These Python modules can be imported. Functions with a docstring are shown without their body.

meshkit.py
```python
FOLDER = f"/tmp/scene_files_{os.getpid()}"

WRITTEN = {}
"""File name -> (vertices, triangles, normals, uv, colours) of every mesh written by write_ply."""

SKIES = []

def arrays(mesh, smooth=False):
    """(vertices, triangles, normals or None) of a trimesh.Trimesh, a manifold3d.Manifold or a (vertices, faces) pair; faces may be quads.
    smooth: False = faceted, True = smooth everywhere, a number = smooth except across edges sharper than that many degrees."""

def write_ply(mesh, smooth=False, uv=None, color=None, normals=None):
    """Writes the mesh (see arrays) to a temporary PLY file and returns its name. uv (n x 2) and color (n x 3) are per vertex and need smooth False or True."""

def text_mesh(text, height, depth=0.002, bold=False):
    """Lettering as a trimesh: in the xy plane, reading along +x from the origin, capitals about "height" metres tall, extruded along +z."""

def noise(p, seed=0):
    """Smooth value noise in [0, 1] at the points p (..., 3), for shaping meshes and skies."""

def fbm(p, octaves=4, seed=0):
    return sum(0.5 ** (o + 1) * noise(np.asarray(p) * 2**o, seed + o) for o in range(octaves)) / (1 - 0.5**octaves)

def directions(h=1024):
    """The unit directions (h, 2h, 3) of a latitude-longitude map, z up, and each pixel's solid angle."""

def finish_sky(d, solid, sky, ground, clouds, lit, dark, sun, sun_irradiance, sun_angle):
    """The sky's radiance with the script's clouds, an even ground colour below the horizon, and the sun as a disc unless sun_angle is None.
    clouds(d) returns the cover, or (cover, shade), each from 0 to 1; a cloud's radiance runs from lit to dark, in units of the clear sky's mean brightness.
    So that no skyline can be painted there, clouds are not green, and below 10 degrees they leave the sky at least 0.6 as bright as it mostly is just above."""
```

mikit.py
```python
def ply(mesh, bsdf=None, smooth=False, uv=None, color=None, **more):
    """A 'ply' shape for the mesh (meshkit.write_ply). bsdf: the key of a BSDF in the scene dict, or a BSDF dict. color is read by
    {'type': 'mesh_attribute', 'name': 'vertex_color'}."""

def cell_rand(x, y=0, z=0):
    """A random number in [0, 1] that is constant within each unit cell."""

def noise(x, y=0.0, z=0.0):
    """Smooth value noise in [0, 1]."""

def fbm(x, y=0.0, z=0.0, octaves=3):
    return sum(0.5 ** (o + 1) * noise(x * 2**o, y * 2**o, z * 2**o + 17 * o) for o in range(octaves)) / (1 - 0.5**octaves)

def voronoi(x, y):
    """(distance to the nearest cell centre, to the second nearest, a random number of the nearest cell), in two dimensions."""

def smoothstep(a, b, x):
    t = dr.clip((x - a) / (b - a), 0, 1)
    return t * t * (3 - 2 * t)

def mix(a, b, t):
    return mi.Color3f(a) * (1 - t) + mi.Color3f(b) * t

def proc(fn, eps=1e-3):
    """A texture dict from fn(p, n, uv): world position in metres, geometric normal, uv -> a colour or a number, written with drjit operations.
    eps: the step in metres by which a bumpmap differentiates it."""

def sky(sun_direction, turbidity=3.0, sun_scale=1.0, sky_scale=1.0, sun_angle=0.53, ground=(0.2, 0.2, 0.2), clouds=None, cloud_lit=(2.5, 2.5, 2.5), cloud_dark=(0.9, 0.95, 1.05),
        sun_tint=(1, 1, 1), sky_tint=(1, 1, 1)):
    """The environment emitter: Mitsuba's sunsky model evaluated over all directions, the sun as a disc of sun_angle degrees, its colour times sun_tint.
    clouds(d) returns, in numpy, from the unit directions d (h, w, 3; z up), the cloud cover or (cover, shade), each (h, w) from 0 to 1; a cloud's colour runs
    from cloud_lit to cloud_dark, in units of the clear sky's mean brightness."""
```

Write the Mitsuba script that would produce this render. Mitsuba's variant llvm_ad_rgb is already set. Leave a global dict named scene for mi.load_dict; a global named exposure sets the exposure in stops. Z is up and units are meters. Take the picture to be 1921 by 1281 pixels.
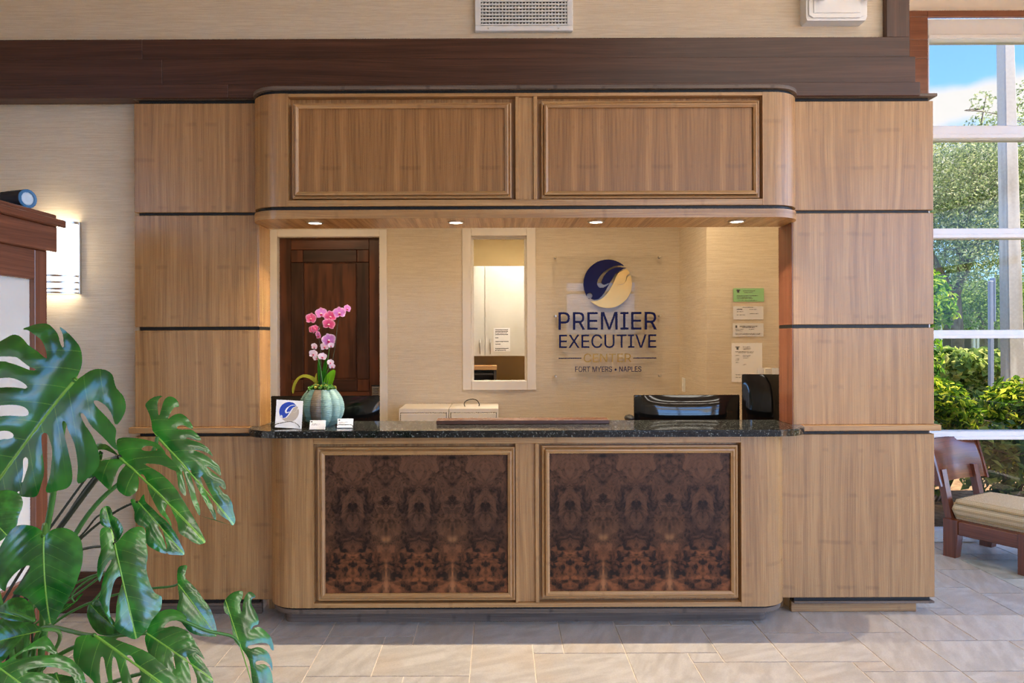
import math, random
import numpy as np, trimesh, shapely
from shapely.geometry import Polygon, LineString, Point, box as sbox
from scipy.spatial import Delaunay
import drjit as dr, mitsuba as mi, mikit, meshkit
from mikit import noise, fbm, voronoi, cell_rand, smoothstep, mix, proc

scene, labels = {}, {}
T = mi.ScalarTransform4f
rng = np.random.default_rng(7)
F, EYE, VX, VY, ROLL = 1320.0, 1.57, 935.0, 630.0, 0.0035      # lens in pixels, eye height, vanishing point, roll

# ------------------------------------------------------------------ camera, sky, exposure, large lamps
exposure = 0.36
scene['camera'] = dict(type='perspective', fov=2 * math.degrees(math.atan(960.5 / F)), fov_axis='x',
                       principal_point_offset_x=(960.5 - VX) / 1921, principal_point_offset_y=(640.5 - VY) / 1281, near_clip=0.05, far_clip=500.0,
                       to_world=T().look_at(origin=[0, 0, EYE], target=[0, 1, EYE], up=[math.sin(ROLL), 0, math.cos(ROLL)]))

def clouds(d):
    el = np.degrees(np.arcsin(np.clip(d[..., 2], -1, 1)))
    q = d / np.maximum(np.linalg.norm(d[..., :2], axis=-1, keepdims=True), 0.15)
    n = meshkit.fbm(np.stack([q[..., 0] * 9, q[..., 1] * 9, el * 0.16], -1), 5, seed=3)
    m = meshkit.fbm(np.stack([q[..., 0] * 2.2, q[..., 1] * 2.2, el * 0.05], -1), 3, seed=11)
    band = np.exp(-((el - 15.3) / 1.2) ** 2) * 0.40 + np.exp(-((el - 10.0) / 2.4) ** 2) * 0.38
    c = np.clip((n + band + 0.4 * (m - 0.5) - 0.62) * 5.0, 0, 1)
    shade = np.clip((14.2 - el) / 3.0, 0, 1) * np.exp(-((el - 13.0) / 3.0) ** 2) * 0.7
    return c, shade

SUN = np.array([0.42, -0.16, 0.89])
scene['sky'] = mikit.sky(SUN, turbidity=2.6, sun_scale=25.0, sky_scale=26.0, sun_angle=2.0, ground=(0.2, 0.2, 0.18), clouds=clouds, cloud_lit=(1.35, 1.32, 1.28), cloud_dark=(1.1, 1.08, 1.08), sky_tint=(0.60, 0.80, 1.10), sun_tint=(1.0, 0.96, 0.88))
LAMP_ROOM, LAMP_OFFICE, LAMP_BACK, LAMP_SCONCE, LAMP_SPOT = 5.2, 8.6, 30.0, 7.5, 5.5

# ------------------------------------------------------------------ helpers
def lin(r, g=None, b=None):
    c = np.array([r, g, b] if g is not None else r, float) / 255
    return np.where(c < 0.04045, c / 12.92, ((c + 0.055) / 1.055) ** 2.4).tolist()

def P(px, py, d):
    r, u = px - VX, VY - py
    return np.array([(r + ROLL * u) * d / F, d, EYE + (u - ROLL * r) * d / F])

def PX(px, d): return (px - VX) * d / F
def PZ(py, d): return EYE + (VY - py) * d / F
def on_floor(px, py):
    d = EYE * F / (py - VY + ROLL * (px - VX))
    return P(px, py, d)

used = {}
def numbered(key):
    k = used.get(key, 0); used[key] = k + 1
    return key if k == 0 else f'{key}_{k:03d}'

def thing(name, label=None, cat=None, group=None, kind=None):
    key = numbered(name); e = {}
    if label: e['label'] = label
    if cat: e['category'] = cat
    if group: e['group'] = group
    if kind: e['kind'] = kind
    labels[key] = e
    return key

def part(parent, name, geo, mat, smooth=False, label=None, kind=None, emit=None):
    key = numbered(parent + '__' + name)
    put(key, geo, mat, smooth, emit)
    if label or kind:
        labels[key] = {k: v for k, v in (('label', label), ('kind', kind)) if v}
    return key

def put(key, geo, mat, smooth=False, emit=None):
    col = uv = None
    if isinstance(geo, dict): scene[key] = geo; return
    if isinstance(geo, tuple):
        v, f = geo[0], geo[1]
        uv = geo[2] if len(geo) > 2 else None
        col = geo[3] if len(geo) > 3 else None
        geo = (v, f)
    if (uv is not None or col is not None) and smooth not in (True, False): smooth = True
    d = mikit.ply(geo, mat, smooth=smooth, uv=uv, color=col)
    if emit is not None: d['emitter'] = {'type': 'area', 'radiance': {'type': 'rgb', 'value': list(map(float, emit))}}
    scene[key] = d

def solo(name, geo, mat, label, cat, smooth=False, group=None, kind=None, emit=None):
    k = thing(name, label, cat, group, kind); put(k, geo, mat, smooth, emit); return k

def struct(name, geo, mat, smooth=False, label=None):
    k = numbered(name); put(k, geo, mat, smooth); labels[k] = {'kind': 'structure'}
    if label: labels[k]['label'] = label
    return k

def tris(f):
    f = np.asarray(f, int)
    return np.vstack([f[:, [0, 1, 2]], f[:, [0, 2, 3]]]) if f.shape[1] == 4 else f

def join(gs):
    V, Fc, U, C, n = [], [], [], [], 0
    for g in gs:
        if not isinstance(g, tuple): g = (np.array(g.vertices), np.array(g.faces))
        V.append(g[0]); Fc.append(tris(g[1]) + n); n += len(g[0])
        U.append(g[2] if len(g) > 2 and g[2] is not None else None); C.append(g[3] if len(g) > 3 else None)
    out = [np.vstack(V), np.vstack(Fc)]
    ok_u, ok_c = all(u is not None for u in U), all(c is not None for c in C)
    if ok_u or ok_c: out.append(np.vstack(U) if ok_u else None)
    if ok_c: out.append(np.vstack(C))
    return tuple(out)

def moved(g, m):
    m = np.asarray(m, float)
    if not isinstance(g, tuple): g = (np.array(g.vertices), np.array(g.faces))
    return (g[0] @ m[:3, :3].T + m[:3, 3],) + tuple(g[1:])

def rotz(a, at=(0, 0, 0)):
    m = np.eye(4); c, s = math.cos(a), math.sin(a)
    m[:2, :2] = [[c, -s], [s, c]]; m[:3, 3] = at
    return m

def frame(o, x, y, z):
    m = np.eye(4); m[:3, 0], m[:3, 1], m[:3, 2], m[:3, 3] = x, y, z, o
    return m

def unit(v): v = np.asarray(v, float); return v / (np.linalg.norm(v) + 1e-12)

def wuv(v, grain, seed):
    a = 'xyz'.index(grain); o = [i for i in range(3) if i != a]
    s = (seed * 0.7318) % 1 * 9.0
    return np.stack([v[:, o[0]] + v[:, o[1]] + s, v[:, a] + 2.7 * s], 1)

seedn = [0]
def nseed(): seedn[0] += 1; return seedn[0]

def bx(x0, x1, y0, y1, z0, z1, c=0.0, grain='z', seed=None):
    """A box with chamfered edges; every face has its own vertices; uv for grain along an axis."""
    seed = nseed() if seed is None else seed
    lo, hi = np.array([x0, y0, z0], float), np.array([x1, y1, z1], float)
    lo, hi = np.minimum(lo, hi), np.maximum(lo, hi)
    c = min(c, 0.45 * (hi - lo).min())
    V, Fc = [], []
    def corner(s, ax):      # corner with signs s, lying on the face of axis ax
        p = np.where(np.array(s) > 0, hi - c, lo + c)
        p[ax] = hi[ax] if s[ax] > 0 else lo[ax]
        return p
    def poly(pts, out):
        pts = np.array(pts); n = np.cross(pts[1] - pts[0], pts[2] - pts[0])
        if n @ out < 0: pts = pts[::-1]
        b = sum(map(len, V)); V.append(pts)
        for i in range(1, len(pts) - 1): Fc.append([b, b + i, b + i + 1])
    for ax in range(3):
        o = [i for i in range(3) if i != ax]
        for sg in (-1, 1):
            pts = []
            for a, b in ((-1, -1), (1, -1), (1, 1), (-1, 1)):
                s = [0, 0, 0]; s[ax] = sg; s[o[0]] = a; s[o[1]] = b
                pts.append(corner(s, ax))
            out = np.zeros(3); out[ax] = sg
            poly(pts, out)
    if c > 0:
        for ax in range(3):
            o = [i for i in range(3) if i != ax]
            for a in (-1, 1):
                for b in (-1, 1):
                    s0, s1 = [0] * 3, [0] * 3
                    s0[o[0]] = s1[o[0]] = a; s0[o[1]] = s1[o[1]] = b; s0[ax], s1[ax] = -1, 1
                    out = np.zeros(3); out[o[0]], out[o[1]] = a, b
                    poly([corner(s0, o[0]), corner(s1, o[0]), corner(s1, o[1]), corner(s0, o[1])], out)
        for s in np.ndindex(2, 2, 2):
            s = [2 * k - 1 for k in s]
            poly([corner(s, 0), corner(s, 1), corner(s, 2)], np.array(s, float))
    v = np.vstack(V)
    return v, np.array(Fc), wuv(v, grain, seed)

def prism(pts, axis, a0, a1, grain='z', seed=None):
    """A convex or concave polygon (in the two axes other than AXIS, in order) swept along AXIS; faceted."""
    seed = nseed() if seed is None else seed
    poly = Polygon(pts).buffer(0)
    o = [i for i in range(3) if i != 'xyz'.index(axis)]; ax = 'xyz'.index(axis)
    m = trimesh.creation.extrude_polygon(poly, a1 - a0, engine='earcut')
    v0 = np.array(m.vertices); v = np.zeros_like(v0)
    v[:, o[0]], v[:, o[1]], v[:, ax] = v0[:, 0], v0[:, 1], v0[:, 2] + a0
    f = np.array(m.faces)
    if axis == 'y': f = f[:, ::-1]
    v = v[f.ravel()]; f = np.arange(len(v)).reshape(-1, 3)
    return v, f, wuv(v, grain, seed)

def plan(pts, z0, z1, ang=35, seed=None, along=False):
    """A closed plan outline (x, y) extruded upwards; arcs smooth, corners crisp; uv = (run along the outline, z)."""
    seed = nseed() if seed is None else seed
    p = np.array(Polygon(pts).exterior.coords)[:-1]
    if Polygon(p).exterior.is_ccw is False: p = p[::-1]
    n = len(p); e = np.roll(p, -1, 0) - p; L = np.linalg.norm(e, axis=1); dirs = e / L[:, None]
    run = np.concatenate([[0], np.cumsum(L)])
    V, Fc, U = [], [], []
    prev = None
    for i in range(n):
        j = (i + 1) % n
        cosang = dirs[i] @ dirs[i - 1]
        share = prev is not None and cosang > math.cos(math.radians(ang))
        if not share:
            a = len(V); V += [[*p[i], z0], [*p[i], z1]]; U += [[run[i], z0], [run[i], z1]]
        else: a = prev
        b = len(V); V += [[*p[j], z0], [*p[j], z1]]; U += [[run[i + 1], z0], [run[i + 1], z1]]
        Fc += [[a, b, b + 1], [a, b + 1, a + 1]]; prev = b
    tv, tf = trimesh.creation.triangulate_polygon(Polygon(p), engine='earcut')
    if len(tf):
        t = np.asarray(tf); q = np.asarray(tv)
        ar = np.cross(q[t[:, 1]] - q[t[:, 0]], q[t[:, 2]] - q[t[:, 0]])
        t = np.where((ar < 0)[:, None], t[:, ::-1], t)
        b = len(V); V += [[x, y, z1] for x, y in q]; U += [[y, x] for x, y in q]; Fc += (t + b).tolist()
        b = len(V); V += [[x, y, z0] for x, y in q]; U += [[y, x] for x, y in q]; Fc += (t[:, ::-1] + b).tolist()
    s = (seed * 0.7318) % 1 * 9.0
    U = np.array(U, float)[:, ::-1] if along else np.array(U, float)
    return np.array(V, float), np.array(Fc), U + [s, 2.7 * s]

def arc(cx, cy, r, a0, a1, n=14):
    a = np.radians(np.linspace(a0, a1, n))
    return [(cx + r * math.cos(t), cy + r * math.sin(t)) for t in a]

def front_plan(xl, xr, yf, yb, r):
    """Plan outline with both front corners rounded: front at yf (towards the eye), back at yb."""
    return arc(xl + r, yf + r, r, 180, 270) + arc(xr - r, yf + r, r, 270, 360) + [(xr, yb), (xl, yb)]

def tube(pts, rad, sides=8, caps=True, closed=False):
    p = np.asarray(pts, float); n = len(p)
    rad = np.broadcast_to(rad, (n,))
    t = np.gradient(p, axis=0) if not closed else np.roll(p, -1, 0) - np.roll(p, 1, 0)
    t /= np.linalg.norm(t, axis=1, keepdims=True) + 1e-12
    a = np.zeros_like(p); ref = np.array([0, 0, 1.0]) if abs(t[0][2]) < 0.9 else np.array([1.0, 0, 0])
    a[0] = unit(np.cross(t[0], ref))
    for i in range(1, n): a[i] = unit(a[i - 1] - t[i] * (a[i - 1] @ t[i]))
    b = np.cross(t, a); g = np.arange(sides) * 2 * np.pi / sides
    v = (p[:, None] + rad[:, None, None] * (np.cos(g)[None, :, None] * a[:, None] + np.sin(g)[None, :, None] * b[:, None])).reshape(-1, 3)
    f = []
    for i in range(n if closed else n - 1):
        for j in range(sides):
            k, i2 = (j + 1) % sides, (i + 1) % n
            f.append([i * sides + j, i2 * sides + j, i2 * sides + k]); f.append([i * sides + j, i2 * sides + k, i * sides + k])
    f = np.array(f)[:, ::-1]
    if caps and not closed:
        v = np.vstack([v, p[0], p[-1]])
        for j in range(sides):
            k = (j + 1) % sides
            f = np.vstack([f, [[len(v) - 2, k, j], [len(v) - 1, (n - 1) * sides + j, (n - 1) * sides + k]]])
    if np.einsum('ij,ij->i', v[f[:, 0]], np.cross(v[f[:, 1]], v[f[:, 2]])).sum() < 0 and not closed: pass
    return v, f

def curve(pts, n=24):
    """A smooth curve through the points."""
    from scipy.interpolate import CubicSpline, interp1d
    p = np.asarray(pts, float)
    t = np.concatenate([[0], np.cumsum(np.linalg.norm(np.diff(p, axis=0), axis=1))])
    if len(p) == 2: return p[0] + np.linspace(0, 1, n)[:, None] * (p[1] - p[0])
    return CubicSpline(t, p, axis=0)(np.linspace(0, t[-1], n))

def lathe(prof, n=32, axis='z', at=(0, 0, 0)):
    pr = np.asarray(prof, float); g = np.arange(n) * 2 * np.pi / n
    v = np.stack([pr[:, None, 0] * np.cos(g), pr[:, None, 0] * np.sin(g), np.repeat(pr[:, 1:2], n, 1)], -1).reshape(-1, 3)
    f = []
    for i in range(len(pr) - 1):
        for j in range(n):
            k = (j + 1) % n
            f += [[i * n + j, i * n + k, (i + 1) * n + k], [i * n + j, (i + 1) * n + k, (i + 1) * n + j]]
    m = trimesh.Trimesh(v, f, process=True)
    m.update_faces(m.nondegenerate_faces())
    if axis == 'y': m.vertices = m.vertices[:, [0, 2, 1]] * [1, -1, 1]
    if axis == 'x': m.vertices = m.vertices[:, [2, 1, 0]] * [1, 1, -1]
    m.vertices = m.vertices + np.asarray(at, float)
    return m

def flat(poly, y_front, depth, x0=0.0, z0=0.0, s=1.0):
    """A shapely shape in (x, z), extruded DEPTH metres away from the eye behind y_front."""
    gs = [g for g in getattr(poly, 'geoms', [poly]) if g.area > 1e-12]
    out = []
    for g in gs:
        m = trimesh.creation.extrude_polygon(g, depth, engine='earcut')
        v = np.array(m.vertices); f = np.array(m.faces)
        w = np.stack([v[:, 0] * s + x0, y_front + v[:, 2], v[:, 1] * s + z0], 1)
        out.append((w, f[:, ::-1]))
    return join(out)

# ------------------------------------------------------------------ materials
def rgb(c): return {'type': 'rgb', 'value': [float(x) for x in c]}
def principled(name, color, rough=0.5, two=True, **k):
    b = {'type': 'principled', 'base_color': color if isinstance(color, dict) else rgb(color), 'roughness': float(rough), **k}
    scene[name] = {'type': 'twosided', 'bsdf': b} if two else b
    return name

def wood_fn(dark, mid, light, streak=45.0, figure=0.14):
    def fn(p, n, uv):
        u, v = uv.x, uv.y
        w = (noise(u * 3.1, v * 1.1) - 0.5) * 0.05 + (noise(u * 14, v * 3.0) - 0.5) * 0.008
        s = fbm((u + w) * streak, v * 0.9, 1.3, octaves=3)
        f = noise((u + w * 0.6) * 330, v * 6.0)
        g = noise(u * 850, v * 22.0)
        row = dr.abs(v + 0.012 * noise(u * 9.0, 3.0) - (dr.floor(v / 0.23) + 0.3 + 0.4 * cell_rand(dr.floor(v / 0.23), 5)) * 0.23)
        curl = (1 - smoothstep(0.004, 0.016, row)) * smoothstep(0.55, 0.80, noise(u * 26.0, v * 9.0)) * figure
        t = dr.clip((s - 0.5) * 0.80 + 0.5 + (f - 0.5) * 0.34 - (1 - g) * (1 - g) * 0.10 - curl, 0, 1)
        return mi.Color3f(dr.select(t < 0.5, mix(dark, mid, t * 2), mix(mid, light, t * 2 - 1)))
    return fn

def burl_fn(p, n, uv):
    u, v = uv.x, uv.y
    wx = (fbm(u * 12, v * 12, 2.0, octaves=4) - 0.5) * 0.11
    wy = (fbm(u * 12 + 31, v * 12, 5.0, octaves=4) - 0.5) * 0.11
    big = fbm((u + wx) * 7, (v + wy) * 6, 1.0, octaves=3)
    a = fbm((u + wx) * 42, (v + wy) * 34, 1.0, octaves=4)
    eye = 1 - smoothstep(0.0, 0.42, voronoi((u + wx * 0.5) * 46, (v + wy * 0.5) * 42)[0])
    lines = dr.abs(dr.sin(fbm((u + wx) * 16, (v + wy) * 14, 9.0, octaves=4) * 60.0))
    low = smoothstep(0.34, 0.10, v + 0.10 * (big - 0.5))
    g = noise(u * 700, v * 260)
    t = dr.clip(0.50 + (a - 0.5) * 1.7 + (big - 0.5) * 0.7 - 0.22 * eye + (g - 0.5) * 0.22, 0, 1)
    col = mix(lin(36, 24, 20), mix(lin(104, 72, 52), lin(144, 88, 54), low), t)
    col = mix(col, lin(28, 18, 16), (0.30 + 0.25 * low) * (1 - smoothstep(0.0, 0.35, lines)))
    ring = lambda cu, cv, ru, rv, w: dr.exp(-dr.square((dr.sqrt(dr.square((u + wx * 0.35 - cu) / ru) + dr.square((v + wy * 0.35 - cv) / rv)) - 1.0) / w))
    spot = lambda cu, cv, ru, rv: dr.exp(-(dr.square((u + wx * 0.2 - cu) / ru) + dr.square((v + wy * 0.3 - cv) / rv)))
    col = mix(col, lin(24, 15, 14), dr.clip(ring(0.178, 0.16, 0.11, 0.16, 0.10) * 0.55 * (0.4 + big), 0, 1))
    col = mix(col, lin(34, 23, 22), dr.clip(ring(0.178, 0.46, 0.075, 0.13, 0.16) * 0.45 * (0.4 + big), 0, 1))
    col = mix(col, lin(30, 20, 19), dr.clip(ring(0.0, 0.66, 0.045, 0.07, 0.14) * 0.45, 0, 1))
    col = mix(col, lin(112, 76, 50), dr.clip(spot(0.03, 0.33, 0.055, 0.08) * 0.5 * (0.3 + a), 0, 1))
    col = mix(col, lin(18, 12, 12), dr.clip(spot(0.052, 0.14, 0.013, 0.035) + spot(0.0, 0.335, 0.010, 0.03), 0, 1) * 0.7)
    col = mix(col, lin(170, 116, 76), dr.clip(spot(0.0, 0.07, 0.020, 0.085) * (0.35 + 0.8 * noise(u * 260, v * 50)), 0, 0.75))
    return mi.Color3f(mix(col, lin(160, 116, 76), dr.clip(spot(0.012, 0.285, 0.013, 0.014) * 0.6, 0, 1)))

def paper_fn(p, n, uv):
    h = p.x + p.y * 0.83
    t = 0.5 * noise(h * 9, p.z * 360) + 0.38 * noise(h * 30 + 5, p.z * 800) + 0.12 * noise(h * 1.5, p.z * 25)
    return mix(lin(202, 188, 163), lin(218, 206, 184), smoothstep(0.15, 0.85, t))

def stone_fn(p, n, uv):
    u, v = uv.x, uv.y
    a = fbm(u * 3.5, v * 3.5, 4.0, octaves=4)
    b = fbm((u + v * 0.5) * 7 + a * 3, (v - u * 0.4) * 26, 1.0, octaves=4)
    f = noise(u * 260, v * 260)
    col = mix(lin(162, 158, 151), lin(178, 175, 169), smoothstep(0.2, 0.8, b))
    col = mix(col, lin(170, 156, 138), smoothstep(0.46, 0.74, a) * 0.45)
    return col * (0.93 + 0.12 * f)

def floor_fn(p, n, uv):
    inside = (p.x > TX0 - 0.01) & (p.x < TX1 + 0.01) & (p.y > TY0 - 0.01) & (p.y < TY1 + 0.01)
    fx, fy = p.x / 0.457, p.y / 0.457
    jx, jy = dr.abs(fx - dr.floor(fx) - 0.5), dr.abs(fy - dr.floor(fy) - 0.5)
    joint = smoothstep(0.488, 0.494, dr.maximum(jx, jy))
    t = stone_fn(p, n, mi.Point2f(p.x, p.y))
    return mi.Color3f(dr.select(inside, mi.Color3f(lin(208, 198, 186)), mix(t, lin(208, 198, 186), joint)))

def slate_fn(p, n, uv):
    a = fbm(uv.x * 8, uv.y * 8, 2.0, octaves=4)
    return mix(lin(138, 142, 134), lin(176, 178, 168), smoothstep(0.25, 0.75, a))

def granite_fn(p, n, uv):
    q, r = p.x, p.y + p.z
    c = voronoi(q * 210, r * 210)[2]
    k = voronoi(q * 95 + 3, r * 95)[2]
    col = mix(lin(12, 13, 13), lin(46, 50, 48), smoothstep(0.5, 1.0, c))
    col = mix(col, lin(134, 140, 134), smoothstep(0.90, 0.96, c) * 0.7)
    return mi.Color3f(mix(col, lin(30, 28, 26), smoothstep(0.7, 0.9, k) * 0.6))

def leaf_fn(p, n, uv):
    u, v = dr.abs(uv.x), uv.y
    mid = 1 - smoothstep(0.006, 0.014, u)
    q = (v - 0.42 * u - 0.55 * u * u) * 8.0
    fr = dr.abs(q - dr.floor(q) - 0.5)
    vein = (1 - smoothstep(0.008, 0.03, fr)) * smoothstep(0.5, 0.05, u) * 0.42
    a = fbm(uv.x * 5, uv.y * 6, p.z, octaves=3)
    col = mix(lin(18, 84, 22), lin(46, 124, 34), smoothstep(0.3, 0.75, a))
    col = mix(col, lin(122, 172, 60), vein)
    return mi.Color3f(mix(col, lin(150, 196, 78), mid * 0.9))

def concrete_fn(p, n, uv):
    s = fbm(p.x * 5 + p.y * 7, p.z * 0.6, 1.0, octaves=4)
    f = fbm(p.x * 40, p.y * 40, p.z * 40, octaves=3)
    return mix(lin(176, 172, 162), lin(224, 224, 216), dr.clip(smoothstep(0.3, 0.65, s) * 0.8 + f * 0.3 - 0.1, 0, 1))

def ground_fn(p, n, uv):
    a = fbm(p.x * 0.7, p.y * 0.7, 1.0, octaves=4)
    f = fbm(p.x * 24, p.y * 24, 3.0, octaves=3)
    far = smoothstep(10.0, 11.0, p.y + 2.0 * (a - 0.5))
    mulch = mix(lin(86, 66, 48), lin(150, 128, 104), f)
    return mix(mulch, mix(lin(84, 108, 52), lin(138, 152, 84), f), far)

def bark_fn(p, n, uv):
    t = fbm(p.x * 30 + p.y * 30, p.z * 7, 2.0, octaves=4)
    return mix(lin(84, 74, 64), lin(150, 138, 124), t)

def door_fn(dark, light):
    def fn(p, n, uv):
        t = fbm(uv.x * 22, uv.y * 2.2, 1.0, octaves=4)
        b = fbm(uv.x * 5, uv.y * 5, 8.0, octaves=2)
        return mix(dark, light, dr.clip(smoothstep(0.25, 0.8, t) * 0.7 + b * 0.35 - 0.05, 0, 1))
    return fn

principled('walnut', proc(wood_fn(lin(124, 86, 49), lin(167, 126, 78), lin(197, 160, 107))), 0.34, specular=0.5, clearcoat=0.7, clearcoat_gloss=0.88)
principled('veneer', proc(wood_fn(lin(98, 64, 36), lin(150, 108, 64), lin(184, 142, 90), 26.0, 0.1)), 0.36, specular=0.5)
principled('darkwood', proc(wood_fn(lin(46, 27, 19), lin(72, 44, 31), lin(98, 64, 47), 40.0, 0.0)), 0.38, specular=0.5)
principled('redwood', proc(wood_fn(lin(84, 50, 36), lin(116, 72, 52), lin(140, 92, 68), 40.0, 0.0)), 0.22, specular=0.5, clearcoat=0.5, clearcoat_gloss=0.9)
principled('chairwood', proc(wood_fn(lin(62, 29, 17), lin(96, 49, 29), lin(122, 68, 42), 40.0, 0.0)), 0.22, specular=0.5, clearcoat=0.7, clearcoat_gloss=0.92)
principled('oldwood', proc(wood_fn(lin(62, 52, 46), lin(104, 90, 78), lin(140, 122, 106), 30.0, 0.3)), 0.55)
principled('burl', proc(burl_fn), 0.34, specular=0.22)
principled('doorwood', proc(door_fn(lin(46, 22, 12), lin(98, 52, 28))), 0.32, specular=0.5)
principled('doorwood_dark', proc(door_fn(lin(34, 18, 12), lin(66, 36, 24))), 0.32, specular=0.5)
principled('wallpaper', proc(paper_fn), 0.85, specular=0.2)
principled('stone', proc(stone_fn), 0.30, specular=0.45)
TX0, TX1, TY0, TY1 = -3.19, 5.19, 1.0, 5.29
principled('floor_base', proc(floor_fn), 0.42, specular=0.4)
principled('slate', proc(slate_fn), 0.35, specular=0.45)
principled('granite', proc(granite_fn), 0.05, specular=0.6)
principled('leaf', proc(leaf_fn), 0.18, specular=0.75, clearcoat=0.8, clearcoat_gloss=0.92)
principled('concrete', proc(concrete_fn), 0.8)
principled('ground_mat', proc(ground_fn), 0.95, specular=0.1)
principled('bark', proc(bark_fn), 0.9, specular=0.1)
for nm, c, r, k in (
    ('white_paint', (226, 220, 208), 0.5, {}), ('trim_paint', (226, 219, 206), 0.45, {}), ('ceiling_paint', (184, 168, 146), 0.8, {}), ('plaster', (226, 220, 208), 0.85, {}), ('tan_paint', (206, 180, 128), 0.8, {}),
    ('window_metal', (224, 225, 226), 0.45, {}), ('vent_paint', (236, 236, 233), 0.45, {}), ('black_gap', (12, 11, 10), 0.5, {}), ('black_gloss', (6, 7, 9), 0.06, dict(specular=0.6)),
    ('black_matte', (16, 16, 17), 0.5, {}), ('paper_white', (242, 242, 240), 0.7, {}), ('paper_green', (160, 214, 150), 0.7, {}), ('ink', (72, 74, 78), 0.7, {}), ('cabinet_white', (226, 222, 212), 0.35, {}),
    ('file_metal', (226, 220, 206), 0.4, {}), ('dark_seam', (72, 68, 62), 0.5, {}), ('navy', (8, 13, 78), 0.35, dict(specular=0.15)), ('logo_blue', (36, 66, 168), 0.5, {}), ('logo_sand', (186, 176, 162), 0.5, {}),
    ('green_stem', (70, 122, 48), 0.35, {}), ('dark_stem', (44, 48, 28), 0.45, {}), ('midrib', (124, 172, 62), 0.35, {}), ('moss', (58, 106, 26), 0.9, {}), ('soil', (52, 38, 28), 0.95, {}),
    ('pot_glaze', (52, 54, 58), 0.3, {}), ('cream_panel', (228, 226, 216), 0.6, {}), ('speaker_navy', (14, 26, 42), 0.5, {}), ('speaker_ring', (58, 116, 164), 0.35, {}), ('speaker_cone', (196, 216, 230), 0.35, {}),
    ('cardboard', (176, 132, 86), 0.8, {}), ('tray_dark', (52, 44, 40), 0.5, {}), ('cushion', (198, 178, 138), 0.9, {}), ('cushion_line', (160, 138, 98), 0.9, {}), ('post_metal', (142, 156, 178), 0.4, {}),
    ('far_wall', (190, 182, 168), 0.9, {}), ('far_dark', (116, 110, 102), 0.9, {}), ('work_top', (150, 118, 84), 0.4, {}), ('plastic_white', (236, 236, 232), 0.4, {})):
    principled(nm, lin(*c), r, **k)
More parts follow.
